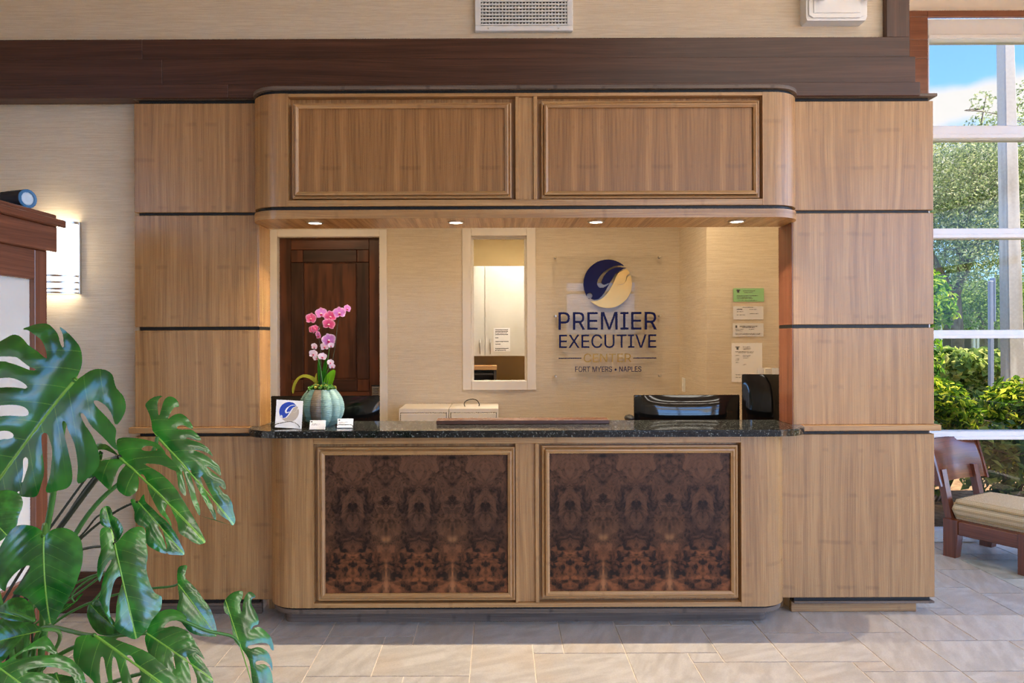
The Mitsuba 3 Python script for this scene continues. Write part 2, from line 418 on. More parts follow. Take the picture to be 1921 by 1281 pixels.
principled('brushed', lin(196, 192, 186), 0.28, metallic=1.0)
principled('chrome', lin(222, 220, 216), 0.10, metallic=1.0)
principled('brass', lin(206, 172, 108), 0.26, metallic=1.0)
principled('gold_letter', lin(172, 138, 62), 0.36, metallic=0.4)
principled('gold_plate', lin(206, 174, 112), 0.34, metallic=0.55)
VC = {'type': 'mesh_attribute', 'name': 'vertex_color'}
principled('tinted', VC, 0.5)
principled('glazed', VC, 0.28, specular=0.5)
scene['foliage'] = {'type': 'principledthin', 'base_color': VC, 'roughness': 0.45, 'diff_trans': 0.9}
scene['petal'] = {'type': 'principledthin', 'base_color': VC, 'roughness': 0.5, 'diff_trans': 0.6}
scene['glass_clear'] = {'type': 'thindielectric'}
scene['glass_inner'] = {'type': 'thindielectric', 'specular_reflectance': rgb((0.2, 0.2, 0.2))}
scene['glass_tinted'] = {'type': 'thindielectric', 'specular_transmittance': rgb((0.28, 0.28, 0.28)), 'specular_reflectance': rgb((0.15, 0.15, 0.15))}
scene['acrylic'] = {'type': 'thindielectric', 'int_ior': 1.49, 'specular_reflectance': rgb((0.2, 0.2, 0.2))}
scene['lamp_black'] = {'type': 'diffuse', 'reflectance': rgb((0.6, 0.6, 0.6))}

# ------------------------------------------------------------------ the room
YW, YP, YC = 4.02, 3.95, 3.77          # wall, face of the veneer panels, face of desk and canopy
XL, XR, YR, ZC = -5.0, 5.3, -4.5, 4.6
YB, YG = 6.17, 5.34                    # back wall of the office, glass wall
HZ = 2.201                             # underside of the canopy
struct('wall_front', join([bx(XL, -1.36, YW, 4.14, 0, ZC), bx(1.668, 2.33, YW, 4.14, 0, ZC), bx(-1.36, 1.668, YW, 4.14, 2.25, ZC)])[:2], 'wallpaper')
struct('wall_left', join([bx(XL - 0.15, XL, YR, -3.0, 0, ZC), bx(XL - 0.15, XL, -0.6, YW, 0, ZC), bx(XL - 0.15, XL, -3.0, -0.6, 0, 1.6), bx(XL - 0.15, XL, -3.0, -0.6, 4.0, ZC)])[:2], 'wallpaper')
struct('wall_return', join([bx(2.21, 2.33, 4.14, 8.4, 0, 3.2), bx(2.21, 2.33, 4.14, YG + 0.1, 3.2, ZC)])[:2], 'plaster')
struct('wall_right', join([bx(2.33, 3.13, YG, YG + 0.12, 0, ZC), bx(3.13, XR, YG, YG + 0.12, 4.02, ZC), bx(XR, XR + 0.15, YR, YG + 0.12, 3.9, ZC), bx(XR, XR + 0.15, YG - 0.1, YG + 0.12, 0, ZC)])[:2], 'plaster')
struct('wall_rear', join([bx(XL, 1.6, YR - 0.15, YR, 0, ZC), bx(5.0, XR, YR - 0.15, YR, 0, ZC), bx(1.6, 5.0, YR - 0.15, YR, 0, 0.5), bx(1.6, 5.0, YR - 0.15, YR, 3.7, ZC)])[:2], 'wallpaper')
struct('ceiling', bx(XL - 1.6, 7.2, YR - 1.8, 5.75, 4.7, 4.9)[:2], 'ceiling_paint')
struct('ceiling_soffit', join([bx(XL, XR, YR, YG, ZC, 4.7)])[:2], 'ceiling_paint')

# floor: a grout bed, and windmill tiles laid on it
fl = struct('floor', join([bx(XL, TX0, YR, YG, -0.1, 0.0), bx(TX1, XR, YR, YG, -0.1, 0.0), bx(TX0, TX1, YR, TY0, -0.1, 0.0), bx(TX0, TX1, TY0, TY1, -0.1, -0.003), bx(TX0, TX1, TY1, YG, -0.1, 0.0),
                           bx(-2.6, 2.21, YG, 8.4, -0.1, 0.0)])[:2], 'floor_base')
S, L, WS, WL = 0.3295, 0.430, 0.305, 0.457
grout, slate_box = 0.0028, (3.215, 4.55, 3.35, 4.905)
region, hole = sbox(TX0, TY0, TX1, TY1), sbox(*[slate_box[i] for i in (0, 2, 1, 3)])
vis = region.difference(hole)
def tile_mesh(poly, seed):
    poly = poly.buffer(-grout, join_style=2)
    if poly.is_empty or poly.area < 4e-4 or poly.geom_type != 'Polygon': return None
    top = poly.buffer(-0.0012, join_style=2)
    if top.is_empty or top.geom_type != 'Polygon': return None
    m = trimesh.creation.extrude_polygon(poly, 0.0026, engine='earcut')
    n = trimesh.creation.extrude_polygon(top, 0.0036, engine='earcut')
    v = np.vstack([m.vertices, n.vertices]); f = np.vstack([m.faces, n.faces + len(m.vertices)])
    v[:, 2] -= 0.0036 + 0.0
    s = rng.uniform(0, 40, 2)
    t = rng.integers(0, 2)
    return v, f, v[:, [t, 1 - t]] + s
for i in range(-4, 10):
    for j in range(-6, 4):
        ox, oy = -0.900 + 0.762 * i, 4.0097 - 0.1005 * i + 0.7595 * j          # oy: the far side
        for (a0, a1, e0, e1) in ((0, WL, 0, S), (WL, WL + WS, 0, L), (WS, WL, S, L), (0, WS, S, S + L), (WS, WS + WL, L, S + L)):
            q = sbox(ox + a0, oy - e1, ox + a1, oy - e0).intersection(vis)
            if q.is_empty: continue
            if q.centroid.y < 2.6 and abs(q.centroid.x) > 0.80 * q.centroid.y + 0.9: continue
            for g in getattr(q, 'geoms', [q]):
                if g.geom_type == 'Polygon' and (t := tile_mesh(g, 0)): part(fl, 'tile', t, 'stone')
for i in range(3):
    for j in range(4):
        x0, y1 = slate_box[0] + 0.445 * i, slate_box[3] - 0.389 * j
        if (t := tile_mesh(sbox(x0, y1 - 0.389, x0 + 0.445, y1), 0)): part(fl, 'slate_tile', t, 'slate', label='grey green slate tile')

# baseboard and the dark wooden beam with its post
k = struct('baseboard_left', join([bx(XL, -2.045, YW - 0.018, YW, 0, 0.20, 0.003, 'x'), bx(XL, -2.045, YW - 0.026, YW, 0.20, 0.235, 0.006, 'x')]), 'darkwood')
beam = thing('trim_1', kind='structure')
def board(parent, x0, x1, y0, y1, z0, z1, mat='darkwood', grain='x', c=0.002, name='board', label=None): return part(parent, name, bx(x0, x1, y0, y1, z0, z1, c, grain), mat, label=label)
zb0, zb1, zb2, zb3 = PZ(72, 3.975), PZ(111, 3.965), PZ(159, 3.94), PZ(182, 3.92)
xb = PX(268, 3.97); board(beam, XL, xb, 3.972, YW, zb1, zb0); board(beam, xb + 0.001, PX(1709, 3.97), 3.972, YW, zb1, zb0)
xb = PX(305, 3.94); board(beam, XL, xb, 3.945, YW, zb2, zb1 - 0.001); board(beam, xb + 0.001, PX(1719, 3.945), 3.945, YW, zb2, zb1 - 0.001)
xb = PX(430, 3.92); board(beam, XL, xb, 3.915, YW, zb3, zb2 - 0.001); board(beam, xb + 0.001, PX(1728, 3.915), 3.915, YW, zb3, zb2 - 0.001)
k = thing('trim_2', kind='structure')
board(k, PX(1666, 3.975), PX(1709, 3.975), 3.978, YW, zb0 + 0.001, ZC, grain='z')

# ------------------------------------------------------------------ the glass wall to the garden, and the other windows
win = thing('window_1', kind='structure')
WX0, WX1 = 3.255, XR
rows = [(40, 78), (240, 264), (432, 450), (622, 638), (812, 827), (997, 1017)]
zr = [(PZ(b, YG), PZ(a, YG)) for a, b in rows]
for n, (a, b) in enumerate(zr):
    part(win, 'mullion' if n < 5 else 'sill', bx(WX0, WX1, YG - 0.02, YG + 0.10, max(a, 0.0), b, 0.004, 'x')[:2], 'window_metal')
    part(win, 'glazing_bead', bx(WX0, WX1, YG - 0.035, YG - 0.02, max(a, 0.002), max(a, 0.002) + 0.028, 0.003, 'x')[:2], 'window_metal')
for x in (WX0, 4.62): part(win, 'post', bx(x, x + 0.05 if x > 4 else x + 0.012, YG - 0.02, YG + 0.10, 0.0, zr[0][1], 0.004)[:2], 'window_metal')
for n in range(5): part(win, 'pane',
    (np.array([[WX0, YG + 0.045, zr[n + 1][1]], [WX1, YG + 0.045, zr[n + 1][1]], [WX1, YG + 0.045, zr[n][0]], [WX0, YG + 0.045, zr[n][0]]]), np.array([[0, 1, 2], [0, 2, 3]])), 'glass_tinted')
k = thing('trim_3', kind='structure')
xs = PX(1709, YG)
for a, b in ((80, 38), (115, 80.5), (176, 115.5), (420, 176.5), (700, 420.5), (1017, 700.5)):
    board(k, xs - 0.02, PX(1738, YG), YG - 0.03, YG, max(0, PZ(a, YG)), PZ(b, YG), 'redwood', 'x')
board(k, xs - 0.02, PX(1738, YG), YG - 0.03, YG, PZ(37.5, YG), PZ(26, YG), 'redwood', 'x')
board(k, PX(1738, YG) + 0.001, XR, YG - 0.03, YG, PZ(38, YG), PZ(26, YG), 'redwood', 'x')
def far_window(name, horizontal, a0, a1, at, z0, z1, na, zs):
    w = thing(name, kind='structure')
    def b(p0, p1, q0, q1, dep=0.05): return bx(at - dep, at + dep, p0, p1, q0, q1)[:2] if not horizontal else bx(p0, p1, at - dep, at + dep, q0, q1)[:2]
    for i in range(na + 1):
        a = a0 + (a1 - a0) * i / na; part(w, 'post', b(a - 0.035, a + 0.035, z0, z1), 'window_metal')
    for z in zs: part(w, 'mullion', b(a0, a1, z - 0.035, z + 0.035, 0.045), 'window_metal')
    c = np.array([[a0, z0], [a1, z0], [a1, z1], [a0, z1]])
    v = np.stack([c[:, 0], np.full(4, at), c[:, 1]], 1) if horizontal else np.stack([np.full(4, at), c[:, 0], c[:, 1]], 1)
    part(w, 'pane', (v, np.array([[0, 1, 2], [0, 2, 3]])), 'glass_clear')
far_window('window_2', False, YR, YG - 0.1, XR + 0.07, 0.0, 3.9, 6, [0.04, 0.8, 1.57, 2.34, 3.1, 3.86])
far_window('window_5', False, -3.0, -0.6, XL - 0.07, 1.6, 4.0, 2, [1.64, 2.8, 3.96])
far_window('window_3', True, 1.6, 5.0, YR - 0.07, 0.5, 3.7, 2, [0.54, 1.57, 2.6, 3.66])

# ------------------------------------------------------------------ the office behind the desk
dx0, dx1, dz = PX(519, YB), PX(715, YB), PZ(441, YB)
wx0, wx1, wz0, wz1 = PX(882, YB), PX(991, YB), PZ(717, YB), PZ(440, YB)
struct('wall_office', join([bx(-2.6, dx0, YB, YB + 0.12, 0, 2.85), bx(dx0, dx1, YB, YB + 0.12, dz, 2.85), bx(dx1, wx0, YB, YB + 0.12, 0, 2.85), bx(wx1, 2.21, YB, YB + 0.12, 0, 2.85),
                            bx(wx0, wx1, YB, YB + 0.12, 0, wz0), bx(wx0, wx1, YB, YB + 0.12, wz1, 2.85)])[:2], 'wallpaper')
struct('wall_office_left', bx(-2.72, -2.6, 4.14, 8.4, 0, 2.85)[:2], 'wallpaper')
struct('wall_pilaster', bx(PX(1275, YB), 2.21, PX(1275, YB) * F / (1326 - VX), YB, 0, 2.85)[:2], 'wallpaper')
struct('wall_storeroom', bx(-2.6, 2.21, 8.2, 8.32, 0, 2.85)[:2], 'tan_paint')
struct('ceiling_office', bx(-2.6, 2.21, 4.14, 8.4, 2.85, 2.95)[:2], 'ceiling_paint')
def casing(parent, x0, x1, z0, z1, w, sides, y, proud=0.02, mat='trim_paint'):
    """Trim around an opening: jamb boards in the wall and flat boards round it."""
    j = 0.012
    if 'l' in sides: part(parent, 'casing', bx(x0 - w, x0 + j, y - proud, y + 0.13, z0 - (w if 'b' in sides else 0), z1 + w, 0.004)[:2], mat)
    if 'r' in sides: part(parent, 'casing', bx(x1 - j, x1 + w, y - proud, y + 0.13, z0 - (w if 'b' in sides else 0), z1 + w, 0.004)[:2], mat)
    part(parent, 'head_casing', bx(x0 + j, x1 - j, y - proud, y + 0.13, z1 - j, z1 + w, 0.004)[:2], mat)
    if 'b' in sides: part(parent, 'sill', bx(x0 + j, x1 - j, y - proud - 0.012, y + 0.13, z0 - w, z0 + j, 0.004)[:2], mat)
door = thing('door_1', kind='structure')
casing(door, dx0, dx1, 0.0, dz, 0.055, 'lr', YB)
yd = YB + 0.05
def dpx(a, b, c, d, y0, y1, mat, name, c_=0.002, grain='z'): return part(door, name, bx(PX(a, YB), PX(b, YB), y0, y1, max(PZ(d, YB), 0.012), PZ(c, YB), c_, grain), mat)
dpx(521, 713, 443, 1100, yd + 0.012, yd + 0.045, 'doorwood', 'door_leaf')
dpx(521, 543, 443, 1100, yd, yd + 0.012, 'doorwood', 'stile'); dpx(691, 713, 443, 1100, yd, yd + 0.012, 'doorwood', 'stile')
dpx(543.5, 690.5, 443, 466, yd, yd + 0.012, 'doorwood', 'rail', grain='x'); dpx(543.5, 690.5, 734, 775, yd, yd + 0.012, 'doorwood', 'rail', grain='x')
for (a, b, c, d, g) in ((543.5, 566, 490, 711, 'z'), (668, 690.5, 490, 711, 'z'), (566.5, 667.5, 466.5, 489.5, 'x'), (566.5, 667.5, 711.5, 733.5, 'x')):
    dpx(a, b, c, d, yd - 0.006, yd + 0.012, 'doorwood_dark', 'moulding', 0.004, g)
for (a, b, c, d) in ((543.5, 566, 466.5, 489.5), (668, 690.5, 466.5, 489.5), (543.5, 566, 711.5, 733.5), (668, 690.5, 711.5, 733.5)):
    dpx(a, b, c, d, yd - 0.008, yd + 0.012, 'doorwood', 'corner_block', 0.004)
dpx(568, 666, 492, 709, yd + 0.004, yd + 0.012, 'doorwood', 'raised_panel', 0.003)
dpx(545, 689, 777, 1060, yd + 0.004, yd + 0.012, 'doorwood', 'raised_panel', 0.003)
lk = part(door, 'lock_plate', bx(PX(696, YB), PX(711, YB), yd - 0.02, yd, PZ(770, YB), PZ(724, YB), 0.003)[:2], 'brushed', label='brushed metal lock plate with a black cap')
part(lk, 'keypad', join([bx(PX(698, YB), PX(709, YB), yd - 0.022, yd - 0.0195, PZ(z + 2.2, YB), PZ(z, YB))[:2] for z in (728, 732, 736, 740, 745, 750)]), 'dark_seam')
part(lk, 'cap', bx(PX(695.5, YB), PX(711.5, YB), yd - 0.024, yd, PZ(724, YB), PZ(722, YB), 0.001)[:2], 'black_matte')
ow = thing('window_4', kind='structure')
casing(ow, wx0, wx1, wz0, wz1, 0.068, 'lrb', YB, 0.016)
part(ow, 'stop', join([bx(wx0 + 0.012, wx0 + 0.03, YB + 0.05, YB + 0.09, wz0, wz1), bx(wx1 - 0.03, wx1 - 0.012, YB + 0.05, YB + 0.09, wz0, wz1), bx(wx0 + 0.012, wx1 - 0.012, YB + 0.05, YB + 0.09, wz1 - 0.03, wz1 - 0.012)])[:2], 'trim_paint')
part(ow, 'pane', (np.array([[wx0, YB + 0.07, wz0], [wx1, YB + 0.07, wz0], [wx1, YB + 0.07, wz1], [wx0, YB + 0.07, wz1]]), np.array([[0, 1, 2], [0, 2, 3]])), 'glass_inner')
solo('light_switch', bx(PX(1275, YB) - 0.012, PX(1275, YB), 5.98, 6.06, PZ(736, 6.02), PZ(710, 6.02), 0.003)[:2], 'plastic_white', 'narrow cream light switch plate seen edge-on, right of the logo sign', 'light switch')
part('light_switch', 'toggle', bx(PX(1275, YB) - 0.02, PX(1275, YB) - 0.0121, 6.012, 6.026, PZ(726, 6.02), PZ(719, 6.02), 0.002)[:2], 'plastic_white')

# storeroom seen through the little window
YS = 7.62
cab = thing('wall_cabinet', 'white two-door wall cabinet behind the small inner window', 'cabinet')
ctop, cbot = PZ(499, YS), PZ(668, YS)
cx0, cxm, cx1 = PX(800, YS), PX(909.5, YS), PX(1020, YS)
part(cab, 'carcass', bx(cx0, cx1, YS + 0.02, 8.199, cbot, ctop, 0.002)[:2], 'cabinet_white')
for a, b, h in ((cx0 + 0.002, cxm - 0.003, PX(900.5, YS)), (cxm + 0.003, cx1 - 0.002, PX(920, YS))):
    d_ = part(cab, 'cabinet_door', bx(a, b, YS, YS + 0.019, cbot, ctop, 0.003)[:2], 'cabinet_white')
    hb = curve([(h, YS, PZ(637, YS)), (h, YS - 0.03, PZ(640, YS)), (h, YS - 0.03, PZ(660, YS)), (h, YS, PZ(663, YS))], 16)
    part(d_, 'handle', tube(hb, 0.006, 8), 'brushed', True, label='brushed metal bow handle')
pp = solo('taped_notice', bx(PX(926, YS), PX(957, YS), YS - 0.003, YS - 0.001, PZ(659, YS), PZ(615, YS))[:2], 'paper_white', 'white paper notice taped to the white cabinet behind the small inner window', 'paper')
part(pp, 'print', join([bx(PX(929, YS), PX(929 + w, YS), YS - 0.0036, YS - 0.003, PZ(z + 1.2, YS), PZ(z, YS))[:2] for z, w in ((618, 24), (621, 24), (624, 22), (627, 24), (633, 6), (640, 25), (645, 10), (653, 25), (656, 20))]), 'ink', kind='stuff')
wc = thing('storeroom_counter', 'brown worktop below the white wall cabinet behind the small inner window', 'counter')
part(wc, 'top', bx(-1.2, 1.4, 7.3, 8.19, 1.01, 1.05, 0.004, 'x'), 'work_top'); part(wc, 'base', bx(-1.2, 1.4, 7.34, 8.19, 0.0, 1.01, 0.004)[:2], 'cabinet_white')
tr = thing('paper_tray', 'dark paper tray under a tan top on the storeroom worktop, behind the small inner window', 'paper tray')
ty = 7.45
part(tr, 'top', bx(PX(872, ty), PX(932, ty), ty, ty + 0.32, PZ(694, ty), PZ(686, ty), 0.003, 'x')[:2], 'cardboard')
part(tr, 'side', bx(PX(926, ty), PX(931, ty), ty + 0.005, ty + 0.32, 1.05, PZ(694.5, ty), 0.002)[:2], 'tray_dark'); part(tr, 'side', bx(PX(872, ty), PX(875, ty), ty + 0.005, ty + 0.32, 1.05, PZ(694.5, ty), 0.002)[:2], 'tray_dark')
part(tr, 'back', bx(PX(872, ty), PX(931, ty), ty + 0.321, ty + 0.33, 1.05, PZ(694.5, ty), 0.001)[:2], 'tray_dark')
part(tr, 'shelf', bx(PX(876, ty), PX(925, ty), ty + 0.01, ty + 0.32, PZ(703, ty), PZ(700.5, ty), 0.001)[:2], 'tray_dark')
g = np.linspace(0, 1, 10); gx, gy = np.meshgrid(g, g, indexing='ij')
sv = np.stack([PX(892, ty) + gx * 0.19, ty + 0.02 + gy * 0.26, 1.055 + 0.035 * np.sin(gx * 2.6) + 0.012 * np.sin(gy * 5)], -1).reshape(-1, 3)
sf = np.array([[i * 10 + j, i * 10 + j + 1, (i + 1) * 10 + j + 1, (i + 1) * 10 + j] for i in range(9) for j in range(9)])
sh = trimesh.Trimesh(sv, tris(sf)[:, ::-1], process=False)
solo('loose_paper', join([sh, (sv - [0, 0, 0.002], tris(sf))]), 'paper_white', 'crumpled white paper inside the dark tray behind the small inner window', 'paper', smooth=True)

# ------------------------------------------------------------------ veneer panel columns left and right of the desk
rowz = [(2.2688, 2.8807), (1.6269, 2.2523), (1.0658, 1.6074), (0.0948, 1.0119)]
def panel_column(name, x0, x1, inner, label):
    """x0..x1 outer and inner edge; INNER: sign of the side that faces the opening."""
    t = thing(name, label, 'wall panelling')
    jx = x1 if inner > 0 else x0
    for n, (a, b) in enumerate(rowz):
        part(t, 'panel', bx(x0 - (0.09 if n == 3 and inner < 0 else 0), x1 + (0.09 if n == 3 and inner > 0 else 0), YP, YP + 0.0685, a, b, 0.0025, 'z'), 'walnut')
    for a, b in ((2.8807, 2.9), (2.2523, 2.2688), (1.6074, 1.6269), (1.0119, 1.035), (0.062, 0.0948)):
        part(t, 'black_reveal', bx(x0 + (0.022 if inner > 0 else 0.004), x1 - (0.004 if inner > 0 else 0.022), YP + 0.013, YP + 0.068, a, b)[:2], 'black_gap', label='recessed black joint')
    o0, o1 = (x0 - 0.022, x1) if inner > 0 else (x0, x1 + 0.022)
    part(t, 'ledge', bx(o0, o1, YP - 0.03, YP + 0.1, 1.0329, 1.0658, 0.003, 'x'), 'walnut')
    part(t, 'cap', bx(x0, x1 + (0.0 if inner > 0 else 0.012), YP - 0.022, YP + 0.06, 2.9, 2.9166, 0.003, 'x'), 'oldwood')
    part(t, 'bottom_rail', bx(x0, x1, YP + 0.0, YP + 0.05, 0.060, 0.0725, 0.003, 'x'), 'oldwood')
    part(t, 'plinth', bx(x0 + (0.06 if inner > 0 else 0.0), x1 - (0.0 if inner > 0 else 0.08), YP + 0.04, YP + 0.068, 0.0, 0.060, 0.003, 'x'), 'oldwood' if inner > 0 else 'walnut')
    return t
panel_column('veneer_column', -2.041, -1.347, 1, 'left column of four brown walnut veneer panels with black joints, behind the plant')
panel_column('veneer_column', 1.655, 2.445, -1, 'right column of four pale walnut veneer panels with black joints, beside the garden window')
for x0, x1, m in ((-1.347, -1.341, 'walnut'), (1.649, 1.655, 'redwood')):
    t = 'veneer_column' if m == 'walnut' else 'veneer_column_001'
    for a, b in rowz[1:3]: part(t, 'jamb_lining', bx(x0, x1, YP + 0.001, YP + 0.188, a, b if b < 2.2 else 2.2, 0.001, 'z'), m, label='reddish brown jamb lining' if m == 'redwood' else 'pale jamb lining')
    part(t, 'jamb_joint', bx(min(x0, x1) + 0.001, max(x0, x1) - 0.001, YP + 0.004, YP + 0.188, 1.6074, 1.6269)[:2], 'black_gap')

# ------------------------------------------------------------------ framed fronts shared by desk and canopy
def mitre(parent, x0, x1, z0, z1, w, yf, yb, mat, name):
    """Four mitred rails round a rectangle; the inner edge falls back a little."""
    s = 0.006
    c = [(x0, z0), (x1, z0), (x1, z1), (x0, z1)]; i = [(x0 + w, z0 + w), (x1 - w, z0 + w), (x1 - w, z1 - w), (x0 + w, z1 - w)]
    for n in range(4):
        m = (n + 1) % 4; grain = 'x' if n % 2 == 0 else 'z'
        A, B, C, D = c[n], c[m], i[m], i[n]
        r = 0.4
        E, G = [tuple(np.array(p) + r * (np.array(q) - np.array(p))) for p, q in ((B, C), (A, D))]
        fr = [(*A, yf + 0.002), (*B, yf + 0.002), (*E, yf), (*G, yf), (*C, yf + s), (*D, yf + s), (*A, yb), (*B, yb), (*C, yb), (*D, yb)]
        v = np.array([[p[0], p[2], p[1]] for p in fr])
        quads = [(0, 1, 2, 3), (3, 2, 4, 5), (6, 7, 1, 0), (5, 4, 8, 9), (0, 3, 9, 6), (3, 5, 9, 9), (1, 7, 8, 2), (2, 8, 4, 4), (6, 9, 8, 7)]
        V, Fc = [], []
        for q in quads:
            b = len(V); V += [v[k] for k in q]; Fc += [[b, b + 1, b + 2]] + ([[b, b + 2, b + 3]] if q[2] != q[3] else [])
        V = np.array(V)
        part(parent, name, (V, np.array(Fc), wuv(V, grain, nseed())), mat)

def veneer_panel(parent, x0, x1, z0, z1, y, th, axes, mat, name='inset_panel', vz=0.0, label=None):
    """A sheet of book-matched leaves: strips between the mirror axes; u runs from every second axis."""
    gs = []
    xs_ = sorted([x0, x1] + [a for a, _ in axes if x0 < a < x1])
    for a, b in zip(xs_[:-1], xs_[1:]):
        g = bx(a, b, y, y + th, z0, z1)
        ref = min((q for q, kind in axes if kind == 0), key=lambda q: abs(q - (a + b) / 2))
        uv = np.stack([np.abs(g[0][:, 0] - ref) + 0.0001, g[0][:, 2] - z0 + vz], 1)
        gs.append((g[0], g[1], uv))
    part(parent, name, join(gs), mat, label=label)

# ------------------------------------------------------------------ reception desk
desk = thing('reception_desk', 'walnut reception desk with rounded ends and two dark burl panels', 'reception desk')
QX0, QX1, RD = -1.262, 1.574, 0.17
fx = lambda px: PX(px, YC)
fz = lambda py: PZ(py, YC)
ZD0, ZD1 = 0.1145, 1.0300
part(desk, 'toe_kick', plan(front_plan(-1.185, 1.478, 3.868, YP + 0.03, 0.05), 0.0, 0.076, along=True), 'oldwood', True, label='scuffed grey wooden plinth')
part(desk, 'base_board', plan(front_plan(QX0 + 0.005, QX1 - 0.005, YC + 0.018, YP - 0.001, RD), 0.076, 0.1, along=True), 'oldwood', True)
part(desk, 'black_reveal', plan(front_plan(QX0 + 0.012, QX1 - 0.012, YC + 0.022, YP - 0.001, RD), 0.1, ZD0), 'black_gap', True)
def corner_post(parent, sgn, x_out, x_in, z0, z1, r, name='corner_post', mat='walnut'):
    if sgn < 0: pts = [(x_in, YP - 0.001), (x_out, YP - 0.001)] + arc(x_out + r, YC + r, r, 180, 270) + [(x_in, YC)]
    else: pts = [(x_in, YP - 0.001), (x_in, YC)] + arc(x_out - r, YC + r, r, 270, 360) + [(x_out, YP - 0.001)]
    part(parent, name, plan(pts, z0, z1), mat, True)
corner_post(desk, -1, QX0, fx(587), ZD0, ZD1, RD); corner_post(desk, 1, QX1, fx(1389.5), ZD0, ZD1, RD)
def fronts(t, xa, xb, za, zb, zrt, zrb, bays, axes, mat, strips, mid):
    part(t, 'backing', bx(xa, xb, YC + 0.048, YC + 0.075, za, zb), 'walnut')
    part(t, 'top_rail', bx(xa, xb, YC, YC + 0.048, zrt, zb, 0.002, 'x'), 'walnut'); part(t, 'bottom_rail', bx(xa, xb, YC, YC + 0.048, za, zrb, 0.002, 'x'), 'walnut')
    for a, b in strips: part(t, 'divider', bx(fx(a), fx(b), YC + 0.002, YC + 0.048, zrb, zrt, 0.002), 'walnut')
    part(t, 'centre_stile', bx(fx(mid[0]), fx(mid[1]), YC + 0.018, YC + 0.048, zrb, zrt, 0.001), 'walnut')
    for n, (o, i, p) in enumerate(bays):
        mitre(t, fx(o[0]), fx(o[1]), fz(o[3]), fz(o[2]), fx(i[0]) - fx(o[0]), YC + 0.008, YC + 0.048, 'walnut', 'outer_moulding')
        mitre(t, fx(i[0]), fx(i[1]), fz(i[3]), fz(i[2]), fx(p[0]) - fx(i[0]), YC - 0.004, YC + 0.045, 'walnut', 'inner_moulding')
        veneer_panel(t, fx(p[0]), fx(p[1]), fz(p[3]), fz(p[2]), YC + 0.014, 0.012, axes[n], mat, label='dark burl veneer panel with mirrored figure' if mat == 'burl' else None)
P_ = 62.5
ax0 = [(fx(722 + P_ * k), k % 2) for k in range(-4, 6)]; ax1 = [(fx(1131 + P_ * k), k % 2) for k in range(-4, 6)]
fronts(desk, fx(587), fx(1389.5), ZD0, ZD1, fz(832), fz(1131),
       [((594, 965, 839, 1127), (600.5, 959, 845.5, 1120.5), (608, 951, 853, 1113)), ((1016, 1384, 837, 1124), (1022.5, 1378, 843.5, 1118), (1030, 1371, 851, 1110.5))], (ax0, ax1), 'burl', ((966, 971), (1003, 1010)), (971, 1003))
part(desk, 'back_panel', bx(-1.33, 1.64, 4.06, 4.09, 0.0, 1.03, 0.002), 'walnut')
gt = thing('granite_countertop', 'polished black speckled granite countertop on the walnut desk', 'countertop')
gp = [(-1.338, 4.18), (-1.338, YP - 0.004), (-1.385, YP - 0.004)] + arc(-1.385 + 0.2, 3.735 + 0.2, 0.2, 180, 270) + arc(1.693 - 0.2, 3.735 + 0.2, 0.2, 270, 360) + [(1.693, YP - 0.004), (1.646, YP - 0.004), (1.646, 4.18)]
part(gt, 'slab', plan(gp, 1.036, 1.062), 'granite', True)
gq = [(x + (0.004 if x < 0 else -0.004), y + (0.004 if y < 3.94 else 0)) for x, y in gp]
part(gt, 'polished_edge', join([plan(gq, 1.062, 1.067), plan(gq, 1.030, 1.036)]), 'granite', True)
wk = thing('work_desk', 'low brown staff desk hidden behind the tall granite counter', 'desk')
part(wk, 'top', bx(-1.33, 2.15, 4.2, 5.0, 0.71, 0.74, 0.003, 'x'), 'walnut')
for x in (-1.3, 0.15, 2.1): part(wk, 'support', bx(x - 0.015, x + 0.015, 4.2, 4.9, 0.0, 0.71, 0.002), 'walnut')

# ------------------------------------------------------------------ canopy over the desk
can = thing('canopy', 'walnut canopy box with rounded ends and two framed panels over the desk', 'canopy')
CX0, CX1, RC = -1.352, 1.654, 0.178
CZ0, CZ1 = 2.2669, 2.872
corner_post(can, -1, CX0, fx(541.5), CZ0, CZ1, RC); corner_post(can, 1, CX1, fx(1432), CZ0, CZ1, RC)
axc0 = [(fx(620 + 75.0 * k), k % 2) for k in range(-3, 7)]; axc1 = [(fx(1104 + 70.0 * k), k % 2) for k in range(-3, 7)]
fronts(can, fx(541.5), fx(1432), CZ0, CZ1, fz(180.5), fz(374),
       [((548.5, 960.5, 191.5, 371), (554, 955, 195, 365), (561, 948, 201, 359)), ((1017, 1427, 189, 372), (1022.5, 1422, 195, 365.5), (1029.5, 1414, 201, 358))], (axc0, axc1), 'veneer', ((968, 975), (1002, 1009)), (975, 1002))
part(can, 'black_reveal', plan(front_plan(CX0 + 0.012, CX1 - 0.012, YC + 0.014, YP - 0.001, RC), 2.247, CZ0), 'black_gap', True, label='recessed black joint')
part(can, 'black_reveal', plan(front_plan(CX0 + 0.008, CX1 - 0.008, YC + 0.010, YP - 0.001, RC), CZ1, 2.8895), 'black_gap', True, label='recessed black joint')
part(can, 'cap', plan(front_plan(CX0 - 0.004, CX1 + 0.004, YC - 0.012, YP - 0.001, RC), 2.8895, 2.908, along=True), 'oldwood', True)
spots = [PX(x, 3.893) for x in (592, 856, 1119, 1383)]
sof = Polygon(front_plan(CX0 - 0.002, CX1 + 0.002, YC - 0.004, YP - 0.001, RC)).union(sbox(-1.345, YP - 0.002, 1.653, 4.11)).simplify(0.0005)
part(can, 'soffit_board', plan(list(sof.exterior.coords)[:-1], HZ, 2.247, along=True), 'walnut', True)
